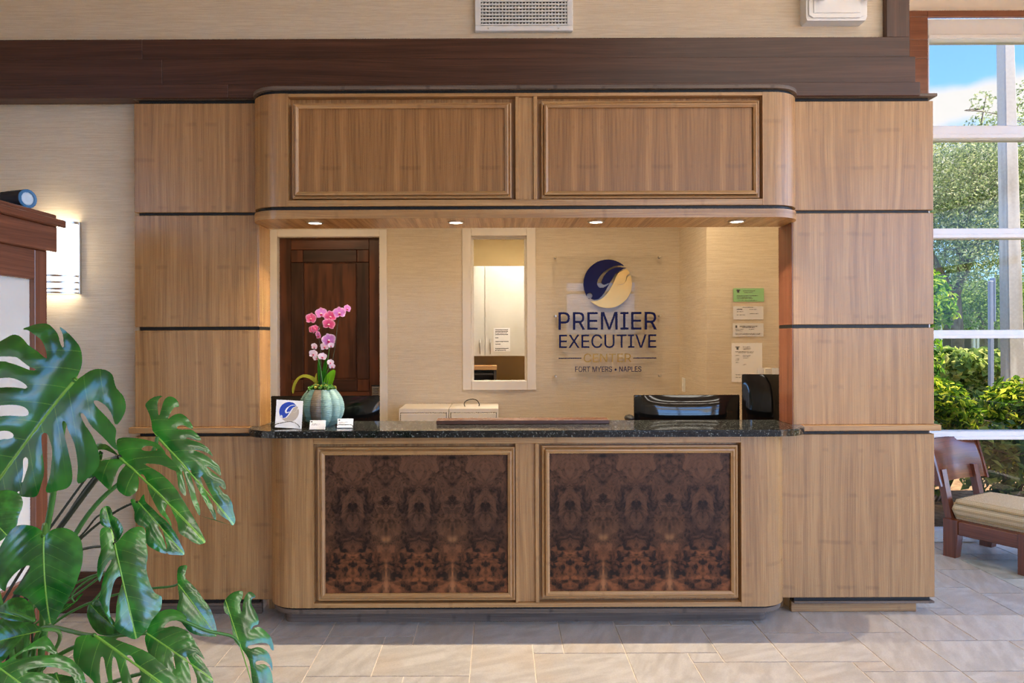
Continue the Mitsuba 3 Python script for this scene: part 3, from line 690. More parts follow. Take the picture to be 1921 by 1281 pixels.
for n, x in enumerate(spots):
    t = thing('downlight', ('leftmost recessed downlight in the canopy underside, above the dark door', 'second recessed downlight from the left in the canopy underside, above the small inner window',
                            'third recessed downlight from the left in the canopy underside, above the logo sign', 'rightmost recessed downlight in the canopy underside, above the certificates')[n], 'downlight', 'downlights in the canopy')
    part(t, 'ring', lathe([(0.036, 0.0), (0.047, -0.001), (0.047, -0.0035), (0.042, -0.006), (0.036, -0.0055), (0.036, 0.0)], 28, at=(x, 3.893, HZ - 0.0002)), 'brushed', 40)
    part(t, 'lamp', lathe([(0.0, -0.003), (0.020, -0.004), (0.034, -0.0015), (0.034, 0.0), (0.0, 0.0)], 20, at=(x, 3.893, HZ - 0.0003)), 'lamp_black', 40, emit=np.array([1.0, 0.84, 0.62]) * 16)
    scene[t + '_light'] = dict(type='spot', to_world=T().look_at(origin=[x, 3.893, HZ - 0.012], target=[x, 3.91, 0], up=[0, 1, 0]), cutoff_angle=58.0, beam_width=25.0, intensity=rgb(np.array([1.0, 0.80, 0.56]) * LAMP_SPOT))

# ------------------------------------------------------------------ fixtures on the walls
vy = 3.99
vent = thing('air_vent', 'white louvred air vent grille high on the wall above the beam', 'vent')
va, vb, vc = PX(893, vy), PX(1077, vy), PZ(58, vy)
ia, ib, ic, vt, it = PX(904, vy), PX(1066, vy), PZ(48, vy), PZ(-40, vy), PZ(-30, vy)
part(vent, 'frame', join([bx(va, vb, vy, YW, vc, ic, 0.003), bx(va, vb, vy, YW, it, vt, 0.003), bx(va, ia, vy, YW, ic, it, 0.003), bx(ib, vb, vy, YW, ic, it, 0.003)])[:2], 'vent_paint')
part(vent, 'backing', bx(ia, ib, YW - 0.004, YW, ic, it)[:2], 'black_gap')
part(vent, 'horizontal_louvre', join([bx(ia, ib, vy + 0.002, vy + 0.014, z, z + 0.0075)[:2] for z in np.arange(ic + 0.004, it, 0.0192)]), 'vent_paint', kind='stuff')
part(vent, 'vertical_louvre', join([bx(x, x + 0.0055, vy + 0.008, vy + 0.022, ic, it)[:2] for x in np.linspace(ia + 0.008, ib - 0.012, 26)]), 'vent_paint', kind='stuff')
for x in (PX(918, vy), PX(1050, vy)): part(vent, 'screw', lathe([(0, 0.0015), (0.003, 0.001), (0.0035, 0)], 10, 'y', (x, vy + 0.0002, PZ(53.5, vy))), 'brushed', 30)

em = thing('emergency_light', 'white plastic emergency light with two lamp heads, high on the wall near the window', 'emergency light')
ey = 3.93
ea, eb, ec, et = PX(1516, ey), PX(1631, ey), PZ(39, ey), PZ(-26, ey)
prof = [(ea, et), (ea, ec + 0.022), (ea + 0.006, ec), (eb - 0.010, ec + 0.0), (eb, ec + 0.022), (eb, et)]
body = prism(prof, 'y', ey + 0.012, YW)
part(em, 'back_housing', body[:2], 'plastic_white')
part(em, 'front_cover', join([prism([(ea + 0.012, et - 0.004), (ea + 0.012, ec + 0.028), (ea + 0.035, ec + 0.012), (eb - 0.045, ec + 0.012), (eb - 0.014, ec + 0.028), (eb - 0.014, et - 0.004)], 'y', ey, ey + 0.0125), bx(ea + 0.035, eb - 0.045, ey - 0.006, ey, ec + 0.035, et - 0.02, 0.005)])[:2], 'plastic_white')
for x in (PX(1541, ey), PX(1627, ey)):
    h = part(em, 'lamp_head', lathe([(0.0, -0.045), (0.020, -0.045), (0.030, -0.025), (0.033, 0.0), (0.030, 0.004), (0.027, 0.0), (0.012, -0.02), (0.0, -0.022)], 24, 'y', (x, ey - 0.045, PZ(-3, ey))), 'plastic_white', 40)
    part(h, 'lens', lathe([(0.0, 0.001), (0.02, 0.0005), (0.0265, -0.002)], 20, 'y', (x, ey - 0.045, PZ(-3, ey))), 'chrome', 40)
    part(h, 'arm', bx(x - 0.008, x + 0.008, ey - 0.02, ey + 0.012, PZ(-3, ey) - 0.008, PZ(-3, ey) + 0.008, 0.003)[:2], 'plastic_white')

sc = thing('wall_sconce', 'lit half-round wall sconce with brushed metal bands behind the wooden screen', 'wall lamp')
sx, sr, sz0, sz1 = -2.512, 0.132, PZ(547, 3.93), PZ(410, 3.93)
half = lambda r, n=20: [(sx + r * math.cos(a), YW - 0.004 + 0.78 * r * math.sin(a)) for a in np.linspace(math.pi, 2 * math.pi, n)]
part(sc, 'diffuser', plan(half(sr - 0.008), sz0 + 0.012, sz1 - 0.012), 'lamp_black', True, emit=np.array([1.0, 0.83, 0.60]) * LAMP_SCONCE, label='glowing white diffuser')
part(sc, 'backplate', bx(sx - sr, sx + sr, YW - 0.0035, YW - 0.0005, sz0, sz1)[:2], 'brushed')
ringp = lambda z, h, r=sr: plan(half(r) + half(r - 0.009)[::-1], z, z + h)
for z, h in ((sz0, 0.008), (sz0 + 0.020, 0.010), (sz0 + 0.058, 0.009), (sz0 + 0.094, 0.009), (sz1 - 0.014, 0.014)): part(sc, 'band', ringp(z, h), 'brushed', True)
for s_ in (-1, 1): part(sc, 'side_rail', bx(sx + s_ * (sr - 0.003) - 0.006, sx + s_ * (sr - 0.003) + 0.006, YW - 0.024, YW - 0.004, sz0, sz1, 0.001)[:2], 'brushed')

# ------------------------------------------------------------------ wooden screen at the left, and the speaker on it
pt = thing('wooden_screen', 'tall reddish brown wooden screen with cream panel and moulded cap at the left edge', 'screen')
PXF, PT = -2.18, 0.34
y0s, y1s = 0.9, 3.40
part(pt, 'end_post', bx(PXF - PT, PXF, 3.312, y1s, 0.0, 1.985, 0.003), 'redwood'); part(pt, 'end_post', bx(PXF - PT, PXF, y0s, y0s + 0.09, 0.0, 1.985, 0.003), 'redwood')
part(pt, 'top_rail', bx(PXF - PT, PXF - 0.001, y0s + 0.09, 3.312, 1.845, 1.985, 0.002, 'y'), 'redwood'); part(pt, 'bottom_rail', bx(PXF - PT, PXF - 0.001, y0s + 0.09, 3.312, 0.0, 0.45, 0.002, 'y'), 'redwood')
part(pt, 'cream_panel', bx(PXF - PT + 0.027, PXF - 0.027, y0s + 0.09, 3.312, 0.45, 1.845)[:2], 'cream_panel', label='cream fabric panel')
part(pt, 'frieze', bx(PXF - PT - 0.03, PXF + 0.03, y0s - 0.03, y1s + 0.03, 1.985, 2.106, 0.003, 'y'), 'redwood')
part(pt, 'cap', bx(PXF - PT - 0.06, PXF + 0.06, y0s - 0.06, y1s + 0.055, 2.106, 2.141, 0.004, 'y'), 'redwood'); part(pt, 'cap', bx(PXF - PT - 0.03, PXF + 0.032, y0s - 0.03, y1s + 0.025, 2.141, 2.165, 0.004, 'y'), 'redwood')
sp = thing('portable_speaker', 'dark navy cylindrical portable speaker lying on top of the wooden screen', 'speaker')
ax_ = unit([0.93, -0.36, 0.0]); sc0 = np.array([-2.165, 3.24, 2.1655 + 0.0435]); side = np.cross([0, 0, 1], ax_)
M = frame(sc0, side, np.cross(ax_, side), ax_)
def spk(prof, n=36): m = lathe(prof, n); return moved((np.array(m.vertices), np.array(m.faces)), M)
part(sp, 'body', spk([(0, -0.215), (0.030, -0.215), (0.040, -0.208), (0.043, -0.195), (0.0435, -0.10), (0.043, -0.004), (0.041, 0.0)]), 'speaker_navy', 40)
part(sp, 'end_ring', spk([(0.0425, -0.006), (0.0432, 0.001), (0.040, 0.004), (0.031, 0.002), (0.030, -0.004)]), 'speaker_ring', 40)
part(sp, 'cone', spk([(0.030, -0.003), (0.027, 0.0005), (0.020, 0.0025), (0.010, 0.0005), (0.0, 0.0)]), 'speaker_cone', 40)

# ------------------------------------------------------------------ logo sign
def cr(pts, n=6, closed=True):
    """A smooth closed outline through the points."""
    p = np.asarray(pts, float); m = len(p); out = []
    for i in range(m if closed else m - 1):
        a, b, c, d = (p[(i - 1) % m], p[i], p[(i + 1) % m], p[(i + 2) % m]) if closed else (p[max(i - 1, 0)], p[i], p[i + 1], p[min(i + 2, m - 1)])
        for t in np.arange(n) / n:
            out.append(0.5 * (2 * b + (c - a) * t + (2 * a - 5 * b + 4 * c - d) * t * t + (3 * b - a - 3 * c + d) * t ** 3))
    if not closed: out.append(p[-1])
    return np.array(out)
def emblem():
    """Blue and gold halves of the round emblem in units of its radius, z up."""
    C = np.array([795.0, 620.0]); R = 447.0
    disc = Point(0, 0).buffer(1.0, 48)
    N = lambda pts: (np.asarray(pts, float) - C) / R * [1, -1]
    edge = cr(N([(1180, 320), (1095, 338), (1060, 360), (1000, 395), (930, 450), (880, 530), (830, 610), (780, 700), (720, 800), (650, 875), (600, 905), (540, 912), (480, 890), (430, 905), (330, 900)]), 6, False)
    blue = disc.intersection(Polygon(np.vstack([edge, [[-1.4, -0.6], [-1.4, 1.4], [1.2, 1.4]]])).buffer(0))
    stroke = Polygon(np.vstack([cr(N([(1180, 312), (1105, 293), (1040, 283), (960, 285), (880, 310), (800, 350), (720, 405), (660, 470), (612, 550), (597, 620), (620, 670), (660, 693), (710, 690), (760, 665), (800, 640), (840, 600)]), 6, False),
                                cr(N([(826, 606), (790, 612), (740, 635), (700, 625), (682, 590), (700, 530), (740, 460), (790, 400), (860, 355), (930, 325), (1000, 315), (1060, 320), (1180, 330)]), 6, False)])).buffer(0)
    notch = Point(*N([(462, 838)])[0]).buffer(0.118)
    blue = blue.difference(stroke).difference(notch)
    gedge = cr(N([(1180, 340), (1090, 370), (1040, 392), (990, 425), (950, 490), (905, 590), (850, 695), (780, 800), (700, 880), (620, 920), (540, 938), (470, 932), (400, 960)]), 6, False)
    gold = disc.intersection(Polygon(np.vstack([gedge, [[-0.8, -1.4], [1.4, -1.4], [1.4, 0.6]]])).buffer(0))
    loop = Polygon(np.vstack([cr(N([(955, 608), (1010, 628), (1070, 618), (1110, 580), (1132, 520), (1140, 450), (1200, 420)]), 6, False), cr(N([(1230, 470), (1165, 500), (1140, 560), (1100, 615), (1040, 645), (985, 640)]), 6, False)])).buffer(0)
    gold = gold.difference(loop.intersection(Polygon(N([(940, 600), (1260, 380), (1260, 690), (940, 690)]))).buffer(-0.012))
    big = lambda g: max(getattr(g, 'geoms', [g]), key=lambda q: q.area) if False else g
    keep = lambda g: shapely.union_all([q for q in getattr(g, 'geoms', [g]) if q.area > 0.01])
    return keep(blue), keep(gold)
BLUE, GOLD = emblem()
sg = thing('logo_sign', 'clear acrylic wall sign with round blue and gold emblem and PREMIER EXECUTIVE CENTER lettering', 'sign')
ys = 6.125
def sheet(x0, x1, z0, z1, y): return np.array([[x0, y, z0], [x1, y, z0], [x1, y, z1], [x0, y, z1]]), np.array([[0, 1, 2], [0, 2, 3]])
sx0, sx1, sz0_, sz1_ = PX(1037, ys), PX(1242, ys), PZ(719, ys), PZ(479, ys)
part(sg, 'acrylic_panel', sheet(sx0, sx1, sz0_, sz1_, ys), 'acrylic', label='clear acrylic panel')
part(sg, 'polished_rim', join([bx(sx0, sx1, ys + 0.0002, ys + 0.006, sz0_, sz0_ + 0.0015), bx(sx0, sx1, ys + 0.0002, ys + 0.006, sz1_ - 0.0015, sz1_), bx(sx0, sx0 + 0.0015, ys + 0.0002, ys + 0.006, sz0_, sz1_), bx(sx1 - 0.0015, sx1, ys + 0.0002, ys + 0.006, sz0_, sz1_)])[:2], 'acrylic')
for x in (1042, 1237):
    for y in (484, 593.5, 706): part(sg, 'standoff', lathe([(0, -0.012), (0.009, -0.012), (0.011, -0.010), (0.011, -0.001), (0.008, 0.0), (0.008, 0.044), (0, 0.044)][::-1], 16, 'y', (PX(x, ys), ys, PZ(y, ys))).apply_transform(np.eye(4)), 'chrome', 40)
yl = ys - 0.0085
er = 45.5 * yl / F
part(sg, 'blue_emblem', flat(BLUE, yl, 0.008, PX(1140.5, yl), PZ(533, yl), er), 'navy', label='navy blue half of the emblem')
part(sg, 'gold_emblem', flat(GOLD, yl, 0.008, PX(1140.5, yl), PZ(533, yl), er), 'gold_plate', label='gold half of the emblem')
def lettering(parent, text, x0, x1, ytop, ybase, y, mat, depth=0.006, bold=False, split=True, name='letter', cap=None):
    """The words between pixel columns x0..x1 and rows ytop..ybase at distance y."""
    m = meshkit.text_mesh(text, 1.0, 1.0, bold)
    v = np.array(m.vertices); lo, hi = v.min(0), v.max(0)
    cap = hi[1] if cap is None else cap
    X0, X1, Z0, Z1 = PX(x0, y), PX(x1, y), PZ(ybase, y), PZ(ytop, y)
    w = np.stack([X0 + (v[:, 0] - lo[0]) / (hi[0] - lo[0]) * (X1 - X0), y + (1 - v[:, 2]) * depth, Z0 + v[:, 1] / cap * (Z1 - Z0)], 1)
    m = trimesh.Trimesh(w, m.faces, process=True)
    if not split: part(parent, name, (np.array(m.vertices), np.array(m.faces)), mat); return
    for c in sorted(m.split(only_watertight=False), key=lambda c: c.bounds[0][0]): part(parent, name, (np.array(c.vertices), np.array(c.faces)), mat)
lettering(sg, 'PREMIER', 1048, 1232, 586, 619, yl, 'navy')
lettering(sg, 'EXECUTIVE', 1049, 1231, 628, 653, yl, 'navy')
lettering(sg, 'CENTER', 1095, 1184, 664, 680, yl, 'gold_letter')
for a, b in ((1048, 1091), (1188, 1231)): part(sg, 'rule', bx(PX(a, yl), PX(b, yl), yl, yl + 0.006, PZ(673.2, yl), PZ(671.6, yl))[:2], 'navy')
lettering(sg, 'FORT MYERS \u2022 NAPLES', 1079, 1203, 688, 698, yl, 'navy', split=False, name='place_names', bold=False)

# ------------------------------------------------------------------ certificates on the right-hand office wall
yc = PX(1275, YB) * F / (1326 - VX)
def cert(x0, x1, y0, y1, px0, px1, py0, py1, mat, label, bars_, holder=True):
    t = thing('certificate', label, 'certificate')
    part(t, 'paper', bx(PX(px0, yc), PX(px1, yc), yc - 0.005, yc - 0.003, PZ(py1, yc), PZ(py0, yc))[:2], mat)
    if holder:
        part(t, 'holder', sheet(PX(x0, yc), PX(x1, yc), PZ(y1, yc), PZ(y0, yc), yc - 0.008), 'acrylic', label='clear acrylic holder')
    part(t, 'print', join([bx(PX(a, yc), PX(a + w, yc), yc - 0.0058, yc - 0.0052, PZ(z + h, yc), PZ(z, yc))[:2] for a, z, w, h in bars_]), 'ink', kind='stuff')
cert(1369, 1438, 541, 569, 1375.5, 1433, 542.5, 567.5, 'paper_green', 'green certificate in a clear holder, topmost of four on the office wall', [(1381, 545, 7, 2), (1382.5, 547, 4, 3.5), (1394, 547, 22, .8), (1396, 550, 16, .8), (1382, 556, 40, .8), (1382, 558.5, 28, .8), (1382, 561, 30, .8), (1384, 564.5, 38, .7)])
cert(1369, 1438, 573.5, 602, 1375, 1432, 576, 601, 'paper_white', 'plain white certificate in a clear holder, just below the green one', [(1382, 581, 10, 1.6), (1392, 578, 22, .7), (1405, 582, 14, .7), (1382, 586, 12, .7), (1406, 590, 16, .7), (1382, 592, 15, .7)])
cert(1369, 1438, 606, 634, 1374.5, 1432, 608, 633, 'paper_white', 'white certificate with bold heading in a clear holder, third from the top', [(1379, 612, 3.4, 4.5), (1387, 613, 34, 1.3), (1392, 615.6, 24, .9), (1379, 619, 16, .7), (1404, 619, 10, .7), (1379, 622, 14, .7), (1379, 627, 48, .7), (1379, 629, 46, .7)])
cert(0, 0, 0, 0, 1372, 1429.5, 645, 718, 'paper_white', 'tall white letter-size notice on the office wall, below the small certificates', [(1379, 651.5, 8, 1.6), (1381, 653.5, 4, 4), (1393, 652, 14, .8), (1392, 654.5, 16, .8), (1393, 657, 14, .8), (1379, 661, 34, .8), (1384, 663, 28, .8), (1379, 668, 8, .7), (1393, 668, 14, .7), (1393, 670, 12, .7), (1393, 672.5, 10, .7), (1379, 674, 7, .7), (1379, 677, 8, .7), (1379, 681, 7, .7), (1393, 685, 6, .7), (1379, 704, 12, .8), (1379, 709, 24, .8)], False)

# ------------------------------------------------------------------ office things
def file_cabinet(a, b, label):
    t = thing('file_cabinet', label, 'file cabinet')
    y0, y1, z1 = 5.735, 6.15, PZ(766, 5.735)
    xa, xb_ = PX(a, y0), PX(b, y0)
    part(t, 'carcass', bx(xa, xb_, y0 + 0.0, y1, 0.0, z1, 0.004)[:2], 'file_metal')
    dz_ = (z1 - 0.06) / 3
    for n in range(3):
        za = z1 - 0.036 - dz_ * (n + 1) + 0.008; zb_ = z1 - 0.036 - dz_ * n
        if n == 0: part(t, 'lock', lathe([(0, -0.004), (0.007, -0.004), (0.008, 0)][::-1], 14, 'y', (xb_ - 0.035, y0 - 0.0005, z1 - 0.018)), 'brushed', 40)
        part(t, 'shadow_gap', bx(xa + 0.014, xb_ - 0.014, y0 - 0.002, y0 - 0.0003, za - 0.003, zb_ + 0.004)[:2], 'dark_seam')
        d_ = part(t, 'drawer', bx(xa + 0.018, xb_ - 0.018, y0 - 0.014, y0 - 0.0021, za, zb_, 0.003)[:2], 'file_metal')
        xm = (xa + xb_) / 2
        part(d_, 'handle', tube(curve([(xm - 0.05, y0 - 0.014, zb_ - 0.07), (xm - 0.05, y0 - 0.034, zb_ - 0.07), (xm + 0.05, y0 - 0.034, zb_ - 0.07), (xm + 0.05, y0 - 0.014, zb_ - 0.07)], 14), 0.005, 6), 'brushed', True)
file_cabinet(747.5, 840.5, 'left of two cream metal file cabinets against the tan office wall')
file_cabinet(841.5, 934.5, 'right cream metal file cabinet against the tan office wall, with a cable on top')
cz = PZ(766, 5.735)
solo('cable_loop', tube(curve([(PX(872, 5.86), 5.86, cz + 0.003), (PX(871, 5.86), 5.86, cz + 0.035), (PX(880, 5.86), 5.86, cz + 0.062), (PX(892, 5.86), 5.86, cz + 0.06), (PX(897, 5.86), 5.88, cz + 0.036), (PX(897, 5.86), 5.95, cz + 0.003)], 30), 0.0035, 6), 'black_matte', 'thin dark cable looping up from the top of the right file cabinet', 'cable', smooth=True)

def monitor(name, x0, x1, ztop, y, label, tilt=0.0, h=0.40, zd=0.74, bulge=0.035):
    """Seen from behind: a glossy bulged back shell, a screen on the far side, neck and foot."""
    t = thing(name, label, 'monitor'); w = x1 - x0; xm = (x0 + x1) / 2
    n, mz = 28, 14
    gx_, gz_ = np.linspace(-1, 1, n), np.linspace(-1, 1, mz)
    A, B = np.meshgrid(gx_, gz_, indexing='ij')
    dep = bulge * (1 - np.abs(A) ** 3.0) ** 0.8 * (1 - np.abs(B) ** 3.0) ** 0.8
    v = np.stack([A * w / 2, -dep - 0.006, B * h / 2 - h / 2], -1).reshape(-1, 3)
    f = np.array([[i * mz + j, (i + 1) * mz + j, (i + 1) * mz + j + 1, i * mz + j + 1] for i in range(n - 1) for j in range(mz - 1)])
    R = rotz(tilt, (xm, y, ztop))
    part(t, 'back_shell', moved((v, tris(f)), R), 'black_gloss', True, label='glossy black back shell')
    part(t, 'bezel', moved(bx(-w / 2 - 0.002, w / 2 + 0.002, -0.006, 0.014, -h - 0.002, 0.002, 0.004)[:2], R), 'black_gloss')
    part(t, 'screen', moved(bx(-w / 2 + 0.012, w / 2 - 0.012, 0.0141, 0.0155, -h + 0.014, -0.012)[:2], R), 'black_gloss')
    zb_ = zd - ztop
    part(t, 'neck', moved(bx(-0.04, 0.04, -0.05, -0.02, zb_ + 0.016, -h * 0.55, 0.006)[:2], R), 'black_matte')
    pl = plan([(0.13 * math.cos(a), -0.02 + 0.10 * math.sin(a)) for a in np.linspace(0, 2 * np.pi, 28, endpoint=False)], zb_, zb_ + 0.016)
    part(t, 'foot', moved((pl[0], pl[1]), R), 'black_matte', True)
monitor('monitor', PX(509, 4.55), PX(711, 4.55), PZ(742, 4.55), 4.55, 'black monitor seen from behind the counter, behind the orchid vase')
monitor('monitor', PX(1189.5, 4.5), PX(1386, 4.5), PZ(742.5, 4.5), 4.5, 'wide glossy black monitor behind the counter, below the logo sign')
monitor('monitor', 1.545, 2.085, PZ(705, 4.42), 4.42, 'tall glossy black monitor partly hidden by the reddish brown jamb at the right', tilt=-0.22, h=0.5, bulge=0.05)
solo('telephone_handset', trimesh.Trimesh(*[np.asarray(q) for q in (trimesh.creation.icosphere(2, 1.0).vertices * [0.03, 0.05, 0.022] + [PX(1180, 4.35), 4.35, PZ(785, 4.35)], trimesh.creation.icosphere(2, 1.0).faces)]), 'black_matte', 'small black object at the left end of the wide glossy monitor, just over the counter', 'telephone handset', smooth=True)
mz0 = PZ(785, 4.35)
part('telephone_handset', 'stand', bx(PX(1180, 4.35) - 0.022, PX(1180, 4.35) + 0.022, 4.32, 4.38, 0.74, mz0 - 0.015, 0.004)[:2], 'black_matte')
for n, (a, b, lab) in enumerate(((1420, 1433.5, 'left white paper sheet standing behind the tall monitor'), (1448, 1466, 'right white paper sheet standing behind the tall monitor'))):
    solo('paper_sheet', bx(PX(a, 4.62), PX(b, 4.62), 4.62 + 0.004 * n, 4.622 + 0.004 * n, 0.74, PZ(692, 4.62))[:2], 'paper_white', lab, 'paper')
solo('paper_binder', bx(PX(1434.5, 4.63), PX(1447, 4.63), 4.63, 4.66, 0.74, PZ(692, 4.63), 0.002)[:2], 'file_metal', 'grey sheet standing between the two white sheets behind the tall monitor', 'binder')

# ------------------------------------------------------------------ things on the granite counter
ZG = 1.0672
solo('wood_strip', bx(PX(818, 4.0), PX(1143, 4.0), 4.0, 4.11, ZG, ZG + 0.0245, 0.003, 'x'), 'darkwood', 'long dark wooden strip lying along the middle of the granite counter', 'wooden strip')

vx, vyy = PX(603.5, 3.97), 3.97
vase = thing('vase', 'ribbed pumpkin-shaped vase in pale teal and brown glaze holding the orchid', 'vase')
nth, nz = 144, 120
th = np.linspace(0, 2 * np.pi, nth, endpoint=False) + 0.35
tz = np.linspace(0, 1, nz)
VH, VR = 0.207, 0.126
pr = np.interp(tz, [0, .04, .15, .3, .45, .6, .75, .87, .95, 1], [.50, .62, .82, .95, 1.0, .985, .91, .79, .68, .62]); pr = np.convolve(np.pad(pr, 2, 'edge'), np.ones(5) / 5, 'valid')
lobes = 11
lob = np.abs(np.sin(lobes / 2 * (th - 0.35))) ** 0.62
rad = VR * pr[:, None] * (0.82 + 0.18 * lob[None, :]) + 0.0007 * np.sin(tz[:, None] * VH * 620 + 0.8 * np.sin(3 * th))
vv = np.stack([vx + rad * np.cos(th), vyy + rad * np.sin(th), np.broadcast_to(ZG + tz[:, None] * VH, rad.shape)], -1)
idx = np.floor((th - 0.35) / (2 * np.pi) * lobes).astype(int)
teal, brown, deep = np.array(lin(138, 172, 164)), np.array(lin(98, 88, 74)), np.array(lin(88, 122, 112))
lobe_col = [teal, deep, teal, teal, teal, deep, deep, brown, teal, teal, teal]
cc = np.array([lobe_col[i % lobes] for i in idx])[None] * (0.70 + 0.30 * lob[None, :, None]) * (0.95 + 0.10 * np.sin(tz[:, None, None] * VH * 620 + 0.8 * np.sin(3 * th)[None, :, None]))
inner = np.stack([vx + VR * 0.50 * np.cos(th), vyy + VR * 0.50 * np.sin(th), np.full(nth, ZG + VH - 0.004)], -1)[None]
low = inner.copy(); low[..., 2] = ZG + VH - 0.05
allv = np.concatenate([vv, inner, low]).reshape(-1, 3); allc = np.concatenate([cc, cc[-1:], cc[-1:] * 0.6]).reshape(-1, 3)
fq = np.array([[i * nth + j, i * nth + (j + 1) % nth, (i + 1) * nth + (j + 1) % nth, (i + 1) * nth + j] for i in range(nz + 1) for j in range(nth)])
part(vase, 'ribbed_body', (allv, tris(fq), None, allc), 'glazed', True)
part(vase, 'base', lathe([(0, 0), (VR * 0.5, 0), (VR * 0.5, 0.004), (0, 0.004)], 40, at=(vx, vyy, ZG - 0.0001)), 'glazed' if False else 'pot_glaze', 40)

# orchid
orchid = thing('orchid', 'pink and white orchid with tall arching flower stems growing in the ribbed vase', 'orchid')
zv = ZG + VH
def OP(px, py, dy=0.0): return P(px, py, vyy + dy)
mp = rng.normal(size=(900, 3)); mp /= np.linalg.norm(mp, axis=1, keepdims=True)
blob = [np.array([vx + 0.074 * r_ * math.cos(a), vyy + 0.074 * r_ * math.sin(a), zv + 0.004 + 0.030 * (1 - r_)]) for a, r_ in zip(rng.uniform(0, 6.28, 90), np.sqrt(rng.uniform(0, 1, 90)))]
mg, mc = [], []
for b in blob:
    ic_ = trimesh.creation.icosphere(1, 1.0); v = ic_.vertices * rng.uniform(0.006, 0.012) * rng.uniform(0.5, 1.4, (len(ic_.vertices), 1)) + b
    c = np.array(lin(48, 92, 20)) * rng.uniform(0.4, 1.5); c = c if rng.uniform() < 0.88 else np.array(lin(150, 136, 36))
    mg.append((v, ic_.faces, None, np.tile(c, (len(v), 1))))
part(orchid, 'moss', join(mg), 'tinted', kind='stuff')
def strap(p, w, col, twist=(0, -1, 0), fold=0.25):
    """A strap leaf along the curve p, w wide, facing TWIST."""
    p = curve(p, 20); t = np.gradient(p, axis=0); t /= np.linalg.norm(t, axis=1, keepdims=True)
    n_ = unit(twist); s = np.cross(t, n_); s /= np.linalg.norm(s, axis=1, keepdims=True); n2 = np.cross(s, t)
    u = np.linspace(0, 1, 20); wid = w * np.sin(np.pi * np.clip(u * 0.93 + 0.05, 0, 1)) ** 0.55
    k = np.linspace(-1, 1, 7)
    v = p[:, None] + s[:, None] * (wid[:, None] * k)[..., None] + n2[:, None] * (fold * wid[:, None] * np.abs(k))[..., None]
    f = np.array([[i * 7 + j, (i + 1) * 7 + j, (i + 1) * 7 + j + 1, i * 7 + j + 1] for i in range(19) for j in range(6)])
    c = np.array(col)[None] * np.linspace(0.75, 1.15, 20)[:, None]
    return v.reshape(-1, 3), tris(f), None, np.repeat(c, 7, 0)
gl, gd, gy_ = lin(112, 178, 40), lin(44, 104, 30), lin(146, 150, 56)
for p, w, c, tw in (([(597, 735), (585, 710, ), (566, 707), (553, 722), (550, 738)], .016, gy_, (0, -0.5, 0.85)), ([(603, 738), (600, 700), (598, 672)], .013, gd, (0.4, -1, 0)), ([(609, 738), (609, 705), (612, 672)], .014, gd, (-0.3, -1, 0)),
                    ([(612, 735), (618, 712), (628, 694)], .026, gl, (0.1, -1, 0.2)), ([(608, 735), (606, 715), (607, 695)], .018, gd, (0, -1, 0)), ([(612, 737), (620, 727), (625, 722)], .012, gl, (0, -1, .4)), ([(600, 737), (594, 722), (594, 700)], .008, gy_, (0, -1, .2))):
    part(orchid, 'leaf', strap([OP(*q) for q in p], w, c, tw), 'foliage', True)
stems = [[(606, 738), (602, 690), (600, 645), (598, 615), (604, 606), (612, 601)], [(612, 738), (620, 690), (630, 640), (634, 605), (637, 594)], [(609, 738), (614, 680), (617, 660), (618, 652)], [(605, 738), (601, 690), (595, 668)], [(611, 738), (613, 700), (618, 688)]]
for i, s_ in enumerate(stems):
    part(orchid, 'stem', tube(curve([OP(x, y, 0.012 * (i % 3 - 1)) for x, y in s_], 30), 0.0022, 6), 'dark_stem' if i < 2 else 'green_stem', True)
def flower(c, r, facing, col, edge, roll=0.0):
    """Five petals and a lip round the point c."""
    n_ = unit(facing); s = unit(np.cross([0, 0, 1], n_)); s = -s; up = np.cross(n_, s) * -1
    if up[2] < 0: up = -up
    gs = []
    for ang, wf, lf, off in ((90, 0.42, 1.0, 0), (215, 0.40, 0.95, 0), (325, 0.40, 0.95, 0), (22, 0.66, 1.05, 0.05), (158, 0.66, 1.05, 0.05)):
        a = math.radians(ang + roll); d = math.cos(a) * s + math.sin(a) * up; q = np.cross(n_, d)
        u = np.linspace(0, 1, 8); wd = wf * np.sin(np.pi * np.clip(u * 0.86 + 0.10, 0, 1)) ** 0.75
        k = np.linspace(-1, 1, 5)
        v = c + r * (u[:, None, None] * lf * d + (wd[:, None] * k)[..., None] * q + (off + 0.22 * u[:, None, None] ** 2 - 0.16 * (np.abs(k) * wd[:, None])[..., None]) * n_ * 0.7)
        f = np.array([[i * 5 + j, (i + 1) * 5 + j, (i + 1) * 5 + j + 1, i * 5 + j + 1] for i in range(7) for j in range(4)])
        e = np.clip(np.maximum(np.abs(k)[None] ** 3, (u[:, None] ** 5)), 0, 1)[..., None]
        cl = np.array(col) * (1 - e) + np.array(edge) * e
        gs.append((v.reshape(-1, 3), tris(f), None, cl.reshape(-1, 3)))
    return join(gs)
def lip(c, r, facing):
    ic_ = trimesh.creation.icosphere(2, 1.0); v = ic_.vertices * [0.20, 0.20, 0.26] * r
    n_ = unit(facing)
    return v + c + n_ * 0.12 * r - np.array([0, 0, 0.16 * r]), ic_.faces, None, np.where((ic_.vertices[:, 2:3] > 0.3), lin(250, 220, 190), lin(206, 40, 96))
pk, pe, lv, wh = lin(226, 84, 138), lin(250, 190, 214), lin(214, 128, 204), lin(246, 226, 240)
